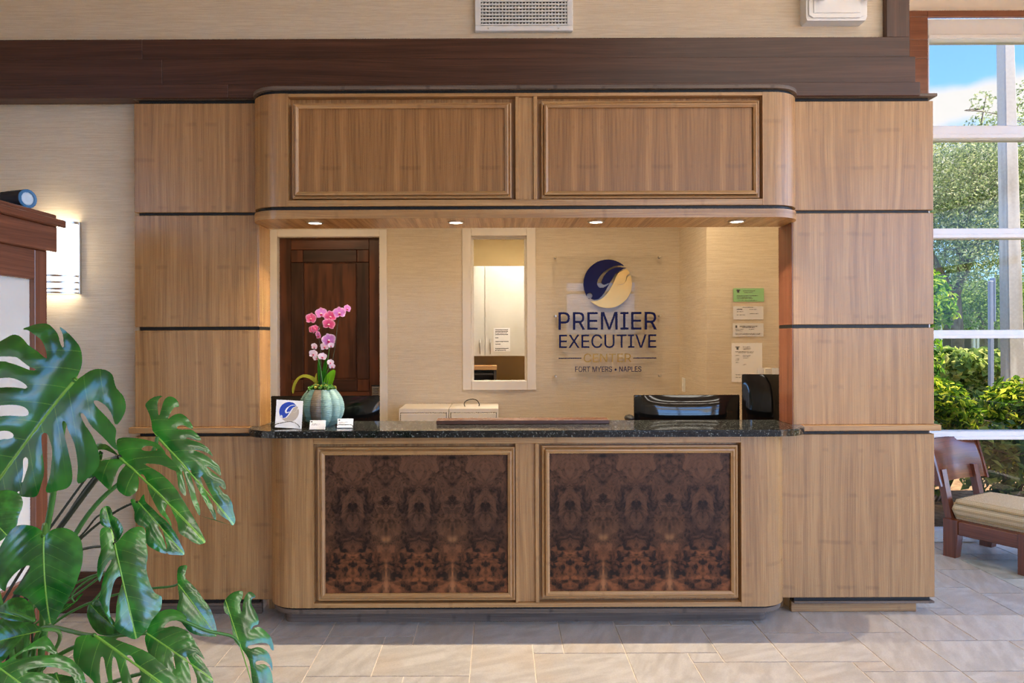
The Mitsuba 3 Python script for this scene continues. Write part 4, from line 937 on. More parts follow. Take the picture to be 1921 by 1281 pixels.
fl_ = [(584, 598, 11.5, (-.3, -1, 0.1), pk, pe), (591, 617, 8, (.4, -1, .2), pk, pe), (586, 619, 8, (-.5, -1, -.1), pk, pe), (603, 588, 11.5, (-.1, -1, .1), lv, pe), (620, 594, 12, (.1, -1, 0), pk, pe), (637, 587, 12, (.15, -1, .1), lv, pe), (651, 579, 8, (.9, -.8, .1), lv, pe),
       (617, 608, 12, (.0, -1, -.3), pk, pe), (598, 629, 9, (-.8, -.8, -.2), lv, pe), (617, 638, 13, (0.1, -1, 0.05), lv, wh), (609, 650, 8.5, (0, -1, -.1), wh, wh), (590, 650, 7, (-.4, -1, 0), wh, wh), (588, 664, 8.5, (-.1, -1, 0.1), wh, wh), (594, 671, 7, (0.1, -1, -.1), wh, wh),
       (605, 669, 8, (.2, -1, 0), wh, wh), (620, 680, 6.5, (.1, -1, .2), wh, wh), (623, 687, 6, (.2, -1, -.2), wh, wh), (621, 648, 6, (.4, -1, -.2), wh, wh)]
for i, (x, y, r_, fc, c, e) in enumerate(fl_):
    pos = OP(x, y, rng.uniform(-0.03, 0.02)); rr = r_ * vyy / F
    fk = part(orchid, 'flower', flower(pos, rr, fc, c, e, rng.uniform(-14, 14)), 'petal', True, label='white orchid flower' if c is wh else 'pink orchid flower')
    part(fk, 'lip', lip(pos, rr, fc), 'tinted', True)

def wire(pts, r=0.0016): return tube(curve(pts, 22) if len(pts) > 2 else np.array(pts, float), r, 6)
bs = thing('display_easel', 'black wire display easel at the left end of the granite counter', 'easel')
bxx, byy = PX(539, 3.86), 3.86
lean = 0.20
part(bs, 'back_leg', wire([(bxx - 0.07, byy + 0.045, ZG + 0.15), (bxx - 0.125, byy + 0.10, ZG + 0.0016)]), 'black_matte', True)
part(bs, 'back_leg', wire([(bxx + 0.05, byy + 0.045, ZG + 0.15), (bxx + 0.07, byy + 0.10, ZG + 0.0016)]), 'black_matte', True)
part(bs, 'cross_bar', wire([(bxx - 0.07, byy + 0.045, ZG + 0.15), (bxx + 0.05, byy + 0.045, ZG + 0.15)]), 'black_matte', True)
part(bs, 'front_loop', wire([(bxx - 0.125, byy + 0.10, ZG + 0.0016), (bxx - 0.07, byy - 0.02, ZG + 0.002), (bxx - 0.062, byy - 0.028, ZG + 0.022), (bxx - 0.04, byy - 0.03, ZG + 0.03), (bxx + 0.05, byy - 0.03, ZG + 0.034), (bxx + 0.066, byy - 0.028, ZG + 0.022), (bxx + 0.07, byy - 0.01, ZG + 0.002), (bxx + 0.07, byy + 0.10, ZG + 0.0016)]), 'black_matte', True)
card = thing('brochure', 'white brochure with a round blue and tan emblem standing on the wire easel', 'brochure')
ca, sa = math.cos(lean), math.sin(lean)
Mc = frame((bxx + 0.008, byy - 0.018, ZG + 0.004), (math.cos(0.06), 0, -math.sin(0.06)), (0.0, ca, -sa), unit(np.array([math.sin(0.06) - 0.055, sa, ca])))
W2, H2 = 0.073, 0.152
part(card, 'sheet', moved(bx(-W2, W2, 0.0, 0.004, 0, H2)[:2], Mc), 'paper_white')
er2 = 0.054
part(card, 'blue_print', moved(flat(BLUE, -0.0006, 0.0005, 0.0, H2 * 0.58, er2), Mc), 'logo_blue'); part(card, 'tan_print', moved(flat(GOLD, -0.0006, 0.0005, 0.0, H2 * 0.58, er2), Mc), 'logo_sand')
def card_stack(px, py, name, w, label, n, black):
    at = on_counter(px, py); a0 = 0.05 if black else -0.03
    R = rotz(a0, at)
    h = thing('card_holder', ('black wire' if black else 'clear') + ' business card holder ' + label, 'card holder')
    if black:
        part(h, 'front_wire', moved(wire([(-w / 2, 0.045, 0.0016), (-w / 2, -0.006, 0.0018), (-w / 2 + 0.004, -0.012, 0.016), (0, -0.013, 0.02), (w / 2 - 0.004, -0.012, 0.016), (w / 2, -0.006, 0.0018), (w / 2, 0.045, 0.0016)]), R), 'black_matte', True)
        part(h, 'back_wire', moved(wire([(-w / 2, 0.045, 0.0016), (-w / 4, 0.035, 0.045), (w / 4, 0.035, 0.045), (w / 2, 0.045, 0.0016)]), R), 'black_matte', True)
    else:
        part(h, 'base', moved(bx(-w / 2, w / 2, -0.012, 0.04, 0.0, 0.002)[:2], R), 'acrylic'); part(h, 'front', moved(bx(-w / 2, w / 2, -0.014, -0.012, 0.0, 0.018)[:2], R), 'acrylic')
    c = thing('card_stack', 'white business cards in the ' + ('black wire' if black else 'clear') + ' holder ' + label, 'business cards')
    t_ = 0.42; Mk = frame(at + [0, -0.006, 0.0035], (math.cos(a0), math.sin(a0), 0), (0, math.cos(t_), -math.sin(t_)), (0, math.sin(t_), math.cos(t_)))
    part(c, 'cards', moved(bx(-w / 2 + 0.004, w / 2 - 0.004, 0, 0.011, 0, 0.052)[:2], Mk), 'paper_white')
    part(c, 'print', moved(join([bx(-w * .4, -w * .3, -0.0005, 0.0, 0.040, 0.046)[:2], bx(-w * .36, w * .15, -0.0005, 0, 0.030, 0.0315)[:2], bx(-w * .36, w * .05, -0.0005, 0, 0.024, 0.0255)[:2]]), Mk), 'ink', kind='stuff')
def on_counter(px, py):
    d = (EYE - ZG) * F / (py - VY + ROLL * (px - VX)); return P(px, py, d)
card_stack(595, 806.5, 'a', 0.092, 'in front of the ribbed vase', 0, False)
card_stack(647, 803, 'b', 0.092, 'to the right of the ribbed vase', 1, True)

# ------------------------------------------------------------------ lounge chair by the window
ch = thing('lounge_chair', 'low reddish brown wooden lounge chair with curved back and tan woven cushion by the window', 'chair')
A0 = np.array([3.155, 5.0, 0.0]); th_ = math.radians(30)
lx, fy_ = np.array([math.cos(th_), math.sin(th_), 0]), np.array([math.sin(th_), -math.cos(th_), 0])      # along the back; towards the front
MCH = frame(A0, lx, fy_, (0, 0, 1))            # local x along the back, y to the front (mirrored hand)
def chp(parent, name, geo, mat, smooth=False, label=None):
    g = moved(geo, MCH); g = (g[0], np.asarray(g[1])[:, ::-1]) + tuple(g[2:])
    return part(parent, name, g, mat, smooth, label)
CW, CD = 0.56, 0.56
def leg(x0, x1, y0, y1, splay):
    pts = [(y0, 0.0), (y1, 0.0), (y1 + splay, 0.265), (y0 + (splay * 1.6), 0.265)]
    g = prism([(y0 + splay * 0.0, 0.0), (y1 - 0.015, 0.0), (y1, 0.13), (y1, 0.265), (y0, 0.265), (y0, 0.13)], 'x', x0, x1, 'z')
    return g
chp(ch, 'leg', leg(0, 0.07, 0.0, 0.095, 0), 'chairwood'); chp(ch, 'leg', leg(CW - 0.07, CW, 0.0, 0.095, 0), 'chairwood')
chp(ch, 'leg', leg(0, 0.07, CD - 0.095, CD, 0), 'chairwood'); chp(ch, 'leg', leg(CW - 0.07, CW, CD - 0.095, CD, 0), 'chairwood')
chp(ch, 'side_rail', bx(0.008, 0.058, 0.095, CD - 0.095, 0.165, 0.258, 0.004, 'y'), 'chairwood'); chp(ch, 'side_rail', bx(CW - 0.058, CW - 0.008, 0.095, CD - 0.095, 0.165, 0.258, 0.004, 'y'), 'chairwood')
chp(ch, 'front_rail', bx(0.07, CW - 0.07, CD - 0.05, CD - 0.008, 0.165, 0.258, 0.004, 'x'), 'chairwood'); chp(ch, 'back_rail', bx(0.07, CW - 0.07, 0.008, 0.05, 0.165, 0.258, 0.004, 'x'), 'chairwood')
chp(ch, 'seat_board', bx(0.05, CW - 0.05, 0.03, CD - 0.04, 0.245, 0.262, 0.002, 'x'), 'chairwood')
def pillow(x0, x1, y0, y1, z0, z1, n=26, r=0.035):
    g1 = np.linspace(-1, 1, n); A, B = np.meshgrid(g1, g1, indexing='ij')
    ed = np.clip(np.minimum((1 - np.abs(A)) * (x1 - x0) / 2, (1 - np.abs(B)) * (y1 - y0) / 2) / r, 0, 1)
    prof = np.clip(1 - (1 - ed) ** 3.5, 0, 1) ** (1 / 3.0); h = (z1 - z0) / 2
    dome = 0.012 * (1 - A ** 2) * (1 - B ** 2)
    X, Y = (x0 + x1) / 2 + A * (x1 - x0) / 2, (y0 + y1) / 2 + B * (y1 - y0) / 2
    t = np.stack([X, Y, z0 + h + prof * h + dome], -1).reshape(-1, 3); b = np.stack([X, Y, z0 + h - prof * h], -1).reshape(-1, 3)
    f = tris(np.array([[i * n + j, (i + 1) * n + j, (i + 1) * n + j + 1, i * n + j + 1] for i in range(n - 1) for j in range(n - 1)]))
    return np.vstack([t, b]), np.vstack([f, f[:, ::-1] + len(t)])
def weave_fn(p, n, uv):
    a = p.x * math.cos(th_) + p.y * math.sin(th_); b = p.x * math.sin(th_) - p.y * math.cos(th_)
    l1 = dr.sin(a * 520); l2 = dr.sin((b + 0) * 520); l3 = dr.sin(p.z * 520)
    w = dr.abs(n.z)
    t = 0.5 + 0.25 * l1 + 0.25 * (l2 * w + l3 * (1 - w))
    return mix(lin(160, 136, 96), lin(214, 196, 160), t)
principled('weave', proc(weave_fn), 0.9, specular=0.2)
cu = part(ch, 'cushion', (lambda g: (moved(g, MCH)[0], g[1][:, ::-1]))(pillow(0.045, CW - 0.01, 0.035, CD - 0.005, 0.262, 0.405)), 'weave', True, label='tan woven seat cushion')
for z in (0.288, 0.376):
    ring = [(0.045 + 0.03, 0.04), (CW - 0.04, 0.04), (CW - 0.015, 0.065), (CW - 0.015, CD - 0.035), (CW - 0.04, CD - 0.01), (0.075, CD - 0.01), (0.05, CD - 0.035), (0.05, 0.065)]
    part(cu, 'piping', moved(tube(np.array([(x, y, z) for x, y in ring]), 0.004, 6, closed=True), MCH), 'cushion_line', True)
# back posts lean backwards, the curved back board sits on them
def slanted(x0, x1, yb0, yb1, zt0, zt1, th0, grain='z'):
    pts = [(yb0, zt0), (yb0 + th0, zt0), (yb1 + th0, zt1), (yb1, zt1)]
    return prism(pts, 'x', x0, x1, grain)
for a in (0.035, CW - 0.095): chp(ch, 'back_post', slanted(a, a + 0.06, 0.0, -0.07, 0.235, 0.60, 0.045), 'chairwood')
n_ = 20; xs_ = np.linspace(-0.035, CW + 0.035, n_); bow = 0.055 * (1 - ((xs_ - CW / 2) / (CW / 2 + .03)) ** 2)
vb_, U_ = [], []
for dy, in ((0.0,), (0.028,)):
    for zt, yo in ((0.505, -0.035), (0.655, -0.07), (0.80, -0.118)):
        for i, x in enumerate(xs_): vb_.append([x, yo - bow[i] + dy + 0.012, zt]); U_.append([zt + dy, x])
vb_ = np.array(vb_); ff = []
for k in range(2):
    for j in range(2):
        for i in range(n_ - 1):
            a = k * 3 * n_ + j * n_ + i; q = [a, a + 1, a + n_ + 1, a + n_]; ff.append(q if k == 0 else q[::-1])
for i in range(n_ - 1): ff += [[2 * n_ + i, 2 * n_ + i + 1, 5 * n_ + i + 1, 5 * n_ + i], [i + 1, i, 3 * n_ + i, 3 * n_ + i + 1]]
for j in range(2): ff += [[j * n_, (j + 1) * n_, 3 * n_ + (j + 1) * n_, 3 * n_ + j * n_], [(j + 1) * n_ - 1 + n_, (j + 1) * n_ - 1, 3 * n_ + (j + 1) * n_ - 1, 3 * n_ + (j + 2) * n_ - 1]]
bm = tris(np.array(ff)); vv_ = vb_[bm.ravel()]; Uu = np.array(U_)[bm.ravel()]
chp(ch, 'back_board', (vb_, bm[:, ::-1] if False else bm, np.array(U_)), 'chairwood', True)
for x in (-0.037, CW + 0.037):
    k_ = slice(None)
    pts = [(-0.035 - 0.0 + 0.005, 0.495), (-0.035 + 0.048, 0.495), (-0.118 + 0.048, 0.81), (-0.118 + 0.005, 0.81)]
    chp(ch, 'end_batten', prism(pts, 'x', x - 0.012, x + 0.012, 'z'), 'chairwood')

# ------------------------------------------------------------------ monstera
def traced_leaf(pts, box_, base, tip, depth, normal, fold=0.10, arch=0.6, droop=0.12, curl=0.010, ratio=0.9, smooth=3):
    """A leaf blade: its outline lies in a tilted plane at its own distance, then the blade is folded along the midrib, arched, drooped and its margins curl down."""
    x0, y0, sc = box_
    q = lambda p: (x0 + sc * p[0], y0 + sc * p[1])
    B = P(*q(base), depth); eye = np.array([0, 0, EYE]); N = unit(normal)
    def hit(p):
        d = P(*q(p), 1.0) - eye
        return eye + d * ((B - eye) @ N) / (d @ N)
    Tp = hit(tip); Ln = np.linalg.norm(Tp - B); D = (Tp - B) / Ln; X = np.cross(D, N)
    w = np.array([hit(p) for p in pts]) - B
    o = np.stack([w @ X, w @ D], 1) / Ln
    pol = Polygon(cr(o, smooth)).buffer(0); pol = max(getattr(pol, 'geoms', [pol]), key=lambda g: g.area)
    pol = pol.buffer(0.004).buffer(-0.004)
    x_, y_, X_, Y_ = pol.bounds; h = max(0.022, 0.024 * max(X_ - x_, Y_ - y_))
    ring = []
    for rg in [pol.exterior, *pol.interiors]:
        n = max(10, int(rg.length / (h * 0.55))); ring += [rg.interpolate(i / n, normalized=True).coords[0] for i in range(n)]
    gx, gy = np.arange(x_, X_, h), np.arange(y_, Y_, h)
    g = np.array([(x + (0.5 * h if j % 2 else 0), y) for j, y in enumerate(gy) for x in gx])
    g = g[shapely.contains_xy(pol.buffer(-0.35 * h), g[:, 0], g[:, 1])]
    pt = np.vstack([ring, g]); tri = Delaunay(pt).simplices
    c = pt[tri].mean(1); tri = tri[shapely.contains_xy(pol, c[:, 0], c[:, 1])]
    ar = (pt[tri[:, 1], 0] - pt[tri[:, 0], 0]) * (pt[tri[:, 2], 1] - pt[tri[:, 0], 1]) - (pt[tri[:, 1], 1] - pt[tri[:, 0], 1]) * (pt[tri[:, 2], 0] - pt[tri[:, 0], 0])
    tri = np.where((ar < 0)[:, None], tri[:, ::-1], tri)
    def up(p, edge):
        u, v = p[:, 0], p[:, 1]; au = np.abs(u)
        z = fold * au * np.exp(-au * 3) * 2 - arch * au ** 2 * 0.55 - droop * np.maximum(v, 0) ** 2 - 0.1 * droop * np.minimum(v, 0) ** 2 * 3
        k = (v - 0.42 * au / ratio - 0.55 * (u / ratio) ** 2) * 8.0
        z = z + 0.0022 * np.cos(2 * np.pi * k) * np.clip(au * 4, 0, 1)
        return z - curl * 1.3 * np.exp(-edge / 0.045)
    ed = shapely.distance(pol.boundary, shapely.points(pt))
    z = up(pt, ed)
    V = B + (pt[:, :1] * X + pt[:, 1:] * D + z[:, None] * N) * Ln
    mv = np.linspace(0.0, 0.97, 40); mp = np.stack([np.zeros(40), mv], 1)
    me = shapely.distance(pol.boundary, shapely.points(mp))
    M_ = B + (mp[:, 1:] * D + (up(mp, me) + 0.0015)[:, None] * N) * Ln
    uv = np.stack([pt[:, 0] / ratio, pt[:, 1]], 1)
    return (V, tri, uv), tube(M_, np.linspace(0.011, 0.003, 40) * min(Ln, 0.42), 6), B
mon = thing('monstera', 'large glossy green split-leaf monstera plant in the left foreground', 'plant')
K1, K2, K3, K4, K5 = (0, 600, 0.2341), (160, 720, 0.2498), (180, 930, 0.2740), (0, 1080, 0.1874), (0, 880, 0.2343)
LV = [  # outline, crop, base, tip, depth, normal, options
    ([(605, 475), (640, 400), (662, 320), (655, 230), (620, 170), (560, 110), (505, 66), (488, 64), (512, 108), (527, 165), (530, 222), (516, 226), (498, 180), (470, 110), (420, 55), (365, 28), (280, 28), (210, 45), (150, 65), (215, 80), (268, 116), (322, 150), (360, 192), (382, 250),
      (398, 305), (424, 320), (385, 312), (332, 272), (288, 240), (218, 195), (160, 140), (110, 114), (60, 108), (0, 132), (-120, 190), (-220, 240), (-150, 280), (0, 286), (60, 289), (130, 300), (195, 340), (245, 376), (300, 396), (296, 411), (250, 404), (195, 384), (130, 360), (60, 340), (0, 326),
      (-150, 330), (-330, 370), (-300, 430), (-150, 470), (0, 465), (60, 463), (120, 471), (180, 495), (228, 530), (232, 550), (222, 555), (150, 545), (80, 540), (0, 541), (-200, 560), (-420, 620), (-380, 680), (-200, 700), (0, 686), (60, 681), (130, 683), (195, 696), (230, 725), (234, 750), (218, 767),
      (170, 772), (100, 768), (0, 771), (-250, 810), (-480, 900), (-430, 960), (-200, 920), (0, 889), (50, 889), (85, 901), (99, 925), (85, 944), (40, 955), (0, 957), (-250, 1040), (-480, 1180), (-520, 1480), (-480, 1720), (-350, 1660), (-200, 1500), (-100, 1480), (0, 1400), (70, 1400), (110, 1380), (150, 1290),
      (165, 1200), (160, 1120), (185, 1096), (208, 1118), (206, 1180), (180, 1250), (140, 1340), (120, 1405), (190, 1420), (265, 1412), (310, 1330), (345, 1240), (348, 1150), (335, 1030), (325, 930), (345, 905), (380, 915), (410, 980), (425, 1060), (408, 1160), (385, 1260), (345, 1380), (430, 1370), (510, 1348),
      (560, 1290), (570, 1180), (555, 1060), (530, 930), (510, 850), (508, 815), (535, 815), (560, 880), (600, 980), (615, 1100), (612, 1200), (598, 1312), (690, 1260), (770, 1170), (785, 1090), (770, 1000), (740, 920), (690, 830), (662, 760), (675, 745), (705, 780), (740, 850), (820, 930), (880, 1010),
      (925, 1042), (915, 960), (930, 880), (900, 830), (845, 760), (785, 690), (764, 655), (800, 650), (860, 690), (905, 760), (930, 845), (985, 770), (1012, 700), (1000, 620), (950, 555), (932, 500), (915, 440), (860, 405), (790, 394), (720, 410), (660, 445)],
     K1, (603, 478), (-330, 1600), 1.62, (-0.12, -0.96, 0.22), dict(fold=0.16, arch=0.35, droop=0.10, curl=0.007, ratio=0.9)),
    ([(540, 395), (505, 345), (497, 290), (480, 230), (456, 180), (450, 160), (480, 125), (530, 100), (582, 96), (556, 116), (542, 150), (542, 195), (552, 250), (568, 200), (590, 132), (612, 105), (640, 95), (675, 110), (701, 145), (700, 176), (668, 182), (640, 222), (622, 262), (604, 292), (640, 256), (682, 233), (720, 228),
      (760, 255), (795, 300), (808, 342), (770, 335), (740, 318), (700, 322), (684, 342), (730, 350), (790, 348), (830, 372), (872, 424), (830, 425), (780, 408), (748, 412), (800, 428), (870, 450), (928, 490), (960, 545), (920, 520), (860, 500), (812, 500), (870, 520), (940, 560), (1000, 604), (1018, 650), (1020, 684), (960, 640), (900, 610), (960, 660), (1048, 722), (1058, 785), (1000, 740), (1040, 800),
      (1080, 822), (1115, 880), (1122, 925), (1140, 972), (1140, 1010), (1115, 1030), (1098, 998), (1058, 978), (1000, 940), (996, 895), (975, 850), (935, 780), (884, 692), (868, 690), (905, 785), (962, 890), (990, 960), (985, 1002), (940, 930), (870, 810), (812, 690), (796, 640), (786, 645), (818, 760), (838, 845), (866, 925), (860, 978),
      (800, 862), (752, 700), (735, 640), (728, 660), (738, 700), (752, 765), (756, 838), (704, 785), (690, 690), (655, 570), (615, 470)],
     K2, (542, 396), (1125, 1015), 2.00, (0.42, -0.73, 0.50), dict(fold=0.2, arch=0.5, droop=0.12, curl=0.010, ratio=0.7)),
    ([(256, 545), (242, 500), (236, 425), (290, 405), (400, 412), (480, 425), (542, 446), (588, 490), (602, 532), (545, 497), (525, 474), (468, 468), (424, 486), (432, 502), (480, 508), (548, 500), (612, 532), (662, 577), (710, 632), (719, 672), (690, 652), (640, 632), (570, 606), (480, 598), (430, 596), (520, 640),
      (600, 692), (682, 772), (762, 882), (832, 982), (900, 1092), (905, 1110), (860, 1132), (800, 1120), (768, 1100), (704, 1070), (690, 1000), (652, 922), (622, 860), (608, 890), (600, 930), (636, 985), (646, 1032), (608, 982), (560, 942), (510, 862), (470, 772), (456, 702), (428, 668), (396, 682), (402, 722), (390, 792), (340, 836),
      (290, 830), (240, 790), (240, 720), (262, 660), (300, 606), (290, 590), (258, 622), (230, 682), (202, 762), (180, 796), (120, 742), (50, 672), (62, 640), (120, 582), (200, 562)],
     K2, (256, 548), (900, 1112), 1.86, (0.28, -0.64, 0.68), dict(fold=0.15, arch=0.5, droop=0.15, curl=0.012, ratio=0.8)),
    ([(392, 888), (366, 862), (340, 876), (370, 960), (370, 1022), (400, 1062), (452, 1086), (455, 1190), (520, 1242), (604, 1270), (606, 1225), (580, 1140), (552, 1080), (548, 1050), (566, 1062), (592, 1132), (612, 1212), (616, 1268), (680, 1276), (746, 1268), (720, 1200), (680, 1120), (620, 1040), (560, 990), (500, 930), (450, 880), (440, 830)],
     K2, (395, 885), (742, 1268), 1.95, (0.35, -0.80, 0.45), dict(fold=0.2, arch=0.5, droop=0.10, curl=0.010)),
    ([(350, 535), (330, 490), (280, 460), (200, 445), (130, 455), (70, 490), (30, 550), (-20, 630), (-70, 720), (-95, 820), (-60, 930), (0, 985), (14, 960), (34, 915), (82, 860), (140, 810), (200, 776), (236, 774), (234, 802), (200, 850), (150, 910), (100, 965), (68, 1002), (120, 1012), (180, 1034), (240, 1092), (282, 1180), (300, 1232), (340, 1256),
      (380, 1230), (420, 1182), (460, 1122), (520, 1032), (580, 932), (620, 832), (645, 742), (652, 650), (640, 570), (600, 510), (540, 475), (480, 468), (420, 485), (380, 510)],
     K5, (350, 538), (335, 1250), 1.56, (0.02, -0.96, 0.24), dict(fold=0.10, arch=0.35, droop=0.16, curl=0.006, ratio=0.95)),
    ([(0, 168), (60, 165), (120, 190), (152, 250), (148, 310), (125, 380), (110, 450), (60, 490), (0, 560), (-100, 600), (-200, 480), (-220, 320), (-120, 200)], K5, (-190, 250), (40, 540), 1.5, (0.1, -0.95, 0.28), dict(ratio=0.9, curl=0.006)),
    ([(125, 325), (120, 260), (95, 218), (55, 215), (30, 240), (28, 310), (35, 370), (15, 440), (8, 520), (22, 592), (38, 555), (62, 490), (100, 436), (104, 452), (62, 530), (36, 620), (28, 680), (18, 690), (45, 770), (85, 850), (110, 880), (96, 830), (88, 760), (100, 680), (120, 600), (140, 562), (165, 548), (176, 572), (172, 610), (150, 680), (135, 760),
      (130, 840), (120, 885), (142, 922), (200, 955), (260, 975), (312, 940), (350, 900), (382, 840), (440, 770), (450, 700), (440, 678), (400, 658), (370, 600), (350, 530), (345, 480), (355, 400), (345, 330), (335, 230), (300, 210), (240, 225), (190, 265), (150, 310)],
     K3, (126, 326), (268, 970), 1.70, (0.34, -0.82, 0.42), dict(fold=0.14, arch=0.5, droop=0.14, curl=0.009, ratio=0.75)),
    ([(110, 960), (125, 935), (160, 920), (185, 930), (200, 960), (205, 990), (240, 1010), (270, 1050), (285, 1095), (270, 1140), (240, 1185), (220, 1190), (215, 1120), (195, 1080), (150, 1075), (115, 1050), (108, 1000)], K2, (226, 1186), (150, 926), 1.76, (0.4, -0.9, 0.1), dict(fold=0.3, arch=0.6, ratio=0.7)),
    ([(560, 600), (555, 540), (565, 490), (600, 475), (625, 480), (615, 520), (612, 560), (640, 590), (690, 640), (740, 710), (780, 760), (810, 830), (830, 900), (832, 945), (800, 955), (720, 950), (650, 930), (600, 880), (560, 820), (555, 760), (570, 700), (562, 640)], K3, (562, 602), (830, 950), 1.90, (0.38, -0.76, 0.50), dict(fold=0.14, arch=0.6, droop=0.14, curl=0.012, ratio=0.7)),
    ([(945, 985), (930, 900), (915, 822), (885, 800), (875, 760), (880, 720), (910, 680), (950, 655), (1005, 650), (1004, 690), (986, 742), (998, 800), (1010, 722), (1030, 672), (1060, 652), (1090, 670), (1095, 690), (1070, 700), (1066, 740), (1095, 790), (1115, 840), (1110, 880), (1080, 890), (1050, 940), (1038, 975), (1060, 925), (1092, 900), (1130, 900), (1180, 940), (1210, 980),
      (1222, 1050), (1205, 1050), (1180, 1012), (1130, 1006), (1060, 1022), (1035, 1035), (1062, 1048), (1110, 1035), (1170, 1060), (1205, 1120), (1212, 1200), (1190, 1152), (1140, 1126), (1092, 1138), (1105, 1158), (1150, 1150), (1200, 1190), (1218, 1290), (1212, 1400), (1180, 1460), (1130, 1520), (1090, 1480), (1085, 1350), (1070, 1250), (1050, 1130), (1010, 1060), (970, 1020)],
     K3, (985, 1015), (1140, 1500), 1.90, (0.40, -0.76, 0.48), dict(fold=0.2, arch=0.8, droop=0.16, curl=0.012, ratio=0.6)),
    ([(940, 590), (870, 588), (790, 608), (755, 650), (735, 800), (760, 880), (830, 960), (900, 1020), (960, 1100), (1010, 1250), (1035, 1250), (1005, 1050), (1000, 900), (1014, 808), (1040, 830), (1060, 950), (1090, 1100), (1115, 1250), (1145, 1250), (1125, 1050), (1118, 900), (1132, 806), (1160, 830), (1190, 950), (1220, 1080), (1250, 1250), (1320, 1250), (1330, 1100), (1290, 960), (1262, 860),
      (1270, 786), (1312, 795), (1350, 860), (1395, 940), (1420, 1060), (1480, 1250), (1700, 1400), (2000, 1350), (1950, 1150), (1850, 1060), (1720, 950), (1600, 850), (1480, 760), (1340, 700), (1200, 650), (1060, 605)],
     K4, (945, 592), (1960, 1300), 1.55, (0.22, -0.70, 0.62), dict(fold=0.15, arch=0.5, droop=0.16, curl=0.010, ratio=0.9)),
    ([(345, 938), (360, 880), (420, 805), (505, 772), (575, 788), (625, 835), (560, 850), (500, 862), (465, 905), (530, 892), (610, 915), (655, 955), (700, 1030), (745, 1110), (690, 1075), (642, 1046), (700, 1090), (760, 1160), (803, 1245), (770, 1290), (700, 1330), (690, 1240), (660, 1160), (615, 1082), (640, 1180), (650, 1340), (570, 1340), (552, 1220), (535, 1120), (524, 1078), (530, 1140), (555, 1240), (560, 1340),
      (450, 1330), (400, 1200), (360, 1080), (335, 985)], K3, (346, 940), (800, 1240), 1.72, (0.28, -0.70, 0.62), dict(fold=0.15, arch=0.5, droop=0.12, curl=0.011, ratio=0.9)),
    ([(-100, 900), (30, 870), (120, 810), (220, 740), (320, 665), (430, 585), (475, 592), (540, 680), (582, 778), (500, 758), (400, 722), (300, 735), (220, 770), (135, 838), (200, 830), (330, 800), (450, 785), (600, 772), (700, 800), (780, 865), (840, 950), (860, 1100), (800, 1230), (740, 1010), (660, 940), (560, 905), (440, 905), (330, 925), (262, 958), (400, 960), (520, 1000), (600, 1080), (640, 1300), (300, 1450), (-100, 1400)],
     K4, (-30, 905), (560, 1330), 1.30, (0.40, -0.68, 0.60), dict(fold=0.15, arch=0.5, droop=0.14, curl=0.010, ratio=0.95)),
    ([(0, 270), (50, 225), (120, 200), (200, 205), (270, 250), (320, 310), (350, 390), (345, 450), (280, 462), (180, 462), (100, 445), (40, 430), (0, 410), (-80, 380), (-60, 300)], K4, (345, 450), (-75, 340), 1.44, (0.0, -0.80, 0.60), dict(fold=0.1, arch=0.8, ratio=0.6)),
    ([(-200, 400), (0, 425), (120, 445), (280, 465), (380, 500), (430, 545), (350, 555), (280, 575), (220, 620), (120, 740), (0, 850), (-200, 900)], K4, (428, 545), (-200, 680), 1.42, (0.0, -0.78, 0.62), dict(fold=0.12, arch=0.5, ratio=0.7)),
    ([(880, 300), (920, 270), (980, 240), (1040, 330), (1100, 440), (1130, 510), (1190, 600), (1000, 605), (930, 560), (890, 480), (870, 390)], K4, (905, 285), (1180, 602), 1.84, (-0.5, -0.85, 0.0), dict(fold=0.1, arch=0.4, ratio=0.7)),
    ([(740, 268), (640, 280), (590, 320), (560, 390), (600, 372), (680, 330), (760, 262), (835, 175), (780, 200)], K4, (745, 262), (565, 385), 1.95, (0.1, -0.75, 0.65), dict(ratio=0.6)),
    ([(248, 540), (200, 485), (120, 425), (40, 405), (-20, 430), (-40, 560), (-10, 622), (20, 592), (42, 520), (80, 482), (150, 492)], K2, (246, 540), (-25, 600), 1.92, (-0.1, -0.75, 0.62), dict(ratio=0.7)),
    ([(-60, 640), (20, 600), (80, 560), (110, 500), (130, 540), (100, 620), (60, 680), (0, 700)], K2, (125, 520), (-50, 680), 1.96, (-0.1, -0.85, 0.5), dict(ratio=0.7)),
    ([(430, 1000), (560, 980), (720, 1010), (860, 1060), (1000, 1160), (1000, 1400), (700, 1500), (420, 1400), (330, 1200)], K4, (560, 985), (760, 1480), 1.68, (0.0, -0.7, 0.7), dict(ratio=0.8)),
    ([(1500, 950), (1650, 980), (1800, 1100), (1900, 1300), (1700, 1450), (1450, 1400), (1350, 1200), (1400, 1020)], K4, (1520, 960), (1720, 1430), 1.78, (0.0, -0.7, 0.7), dict(ratio=0.8)),
]
root = np.array([-1.34, 1.98, 0.40])
bases = []
for pts, bx_, b_, t_, dep_, nr, op in LV:
    g, m, B_ = traced_leaf(pts, bx_, b_, t_, dep_, nr, **op)
    k = part(mon, 'leaf', g, 'leaf', True)
    part(k, 'midrib', m, 'midrib', True)
    bases.append(B_)
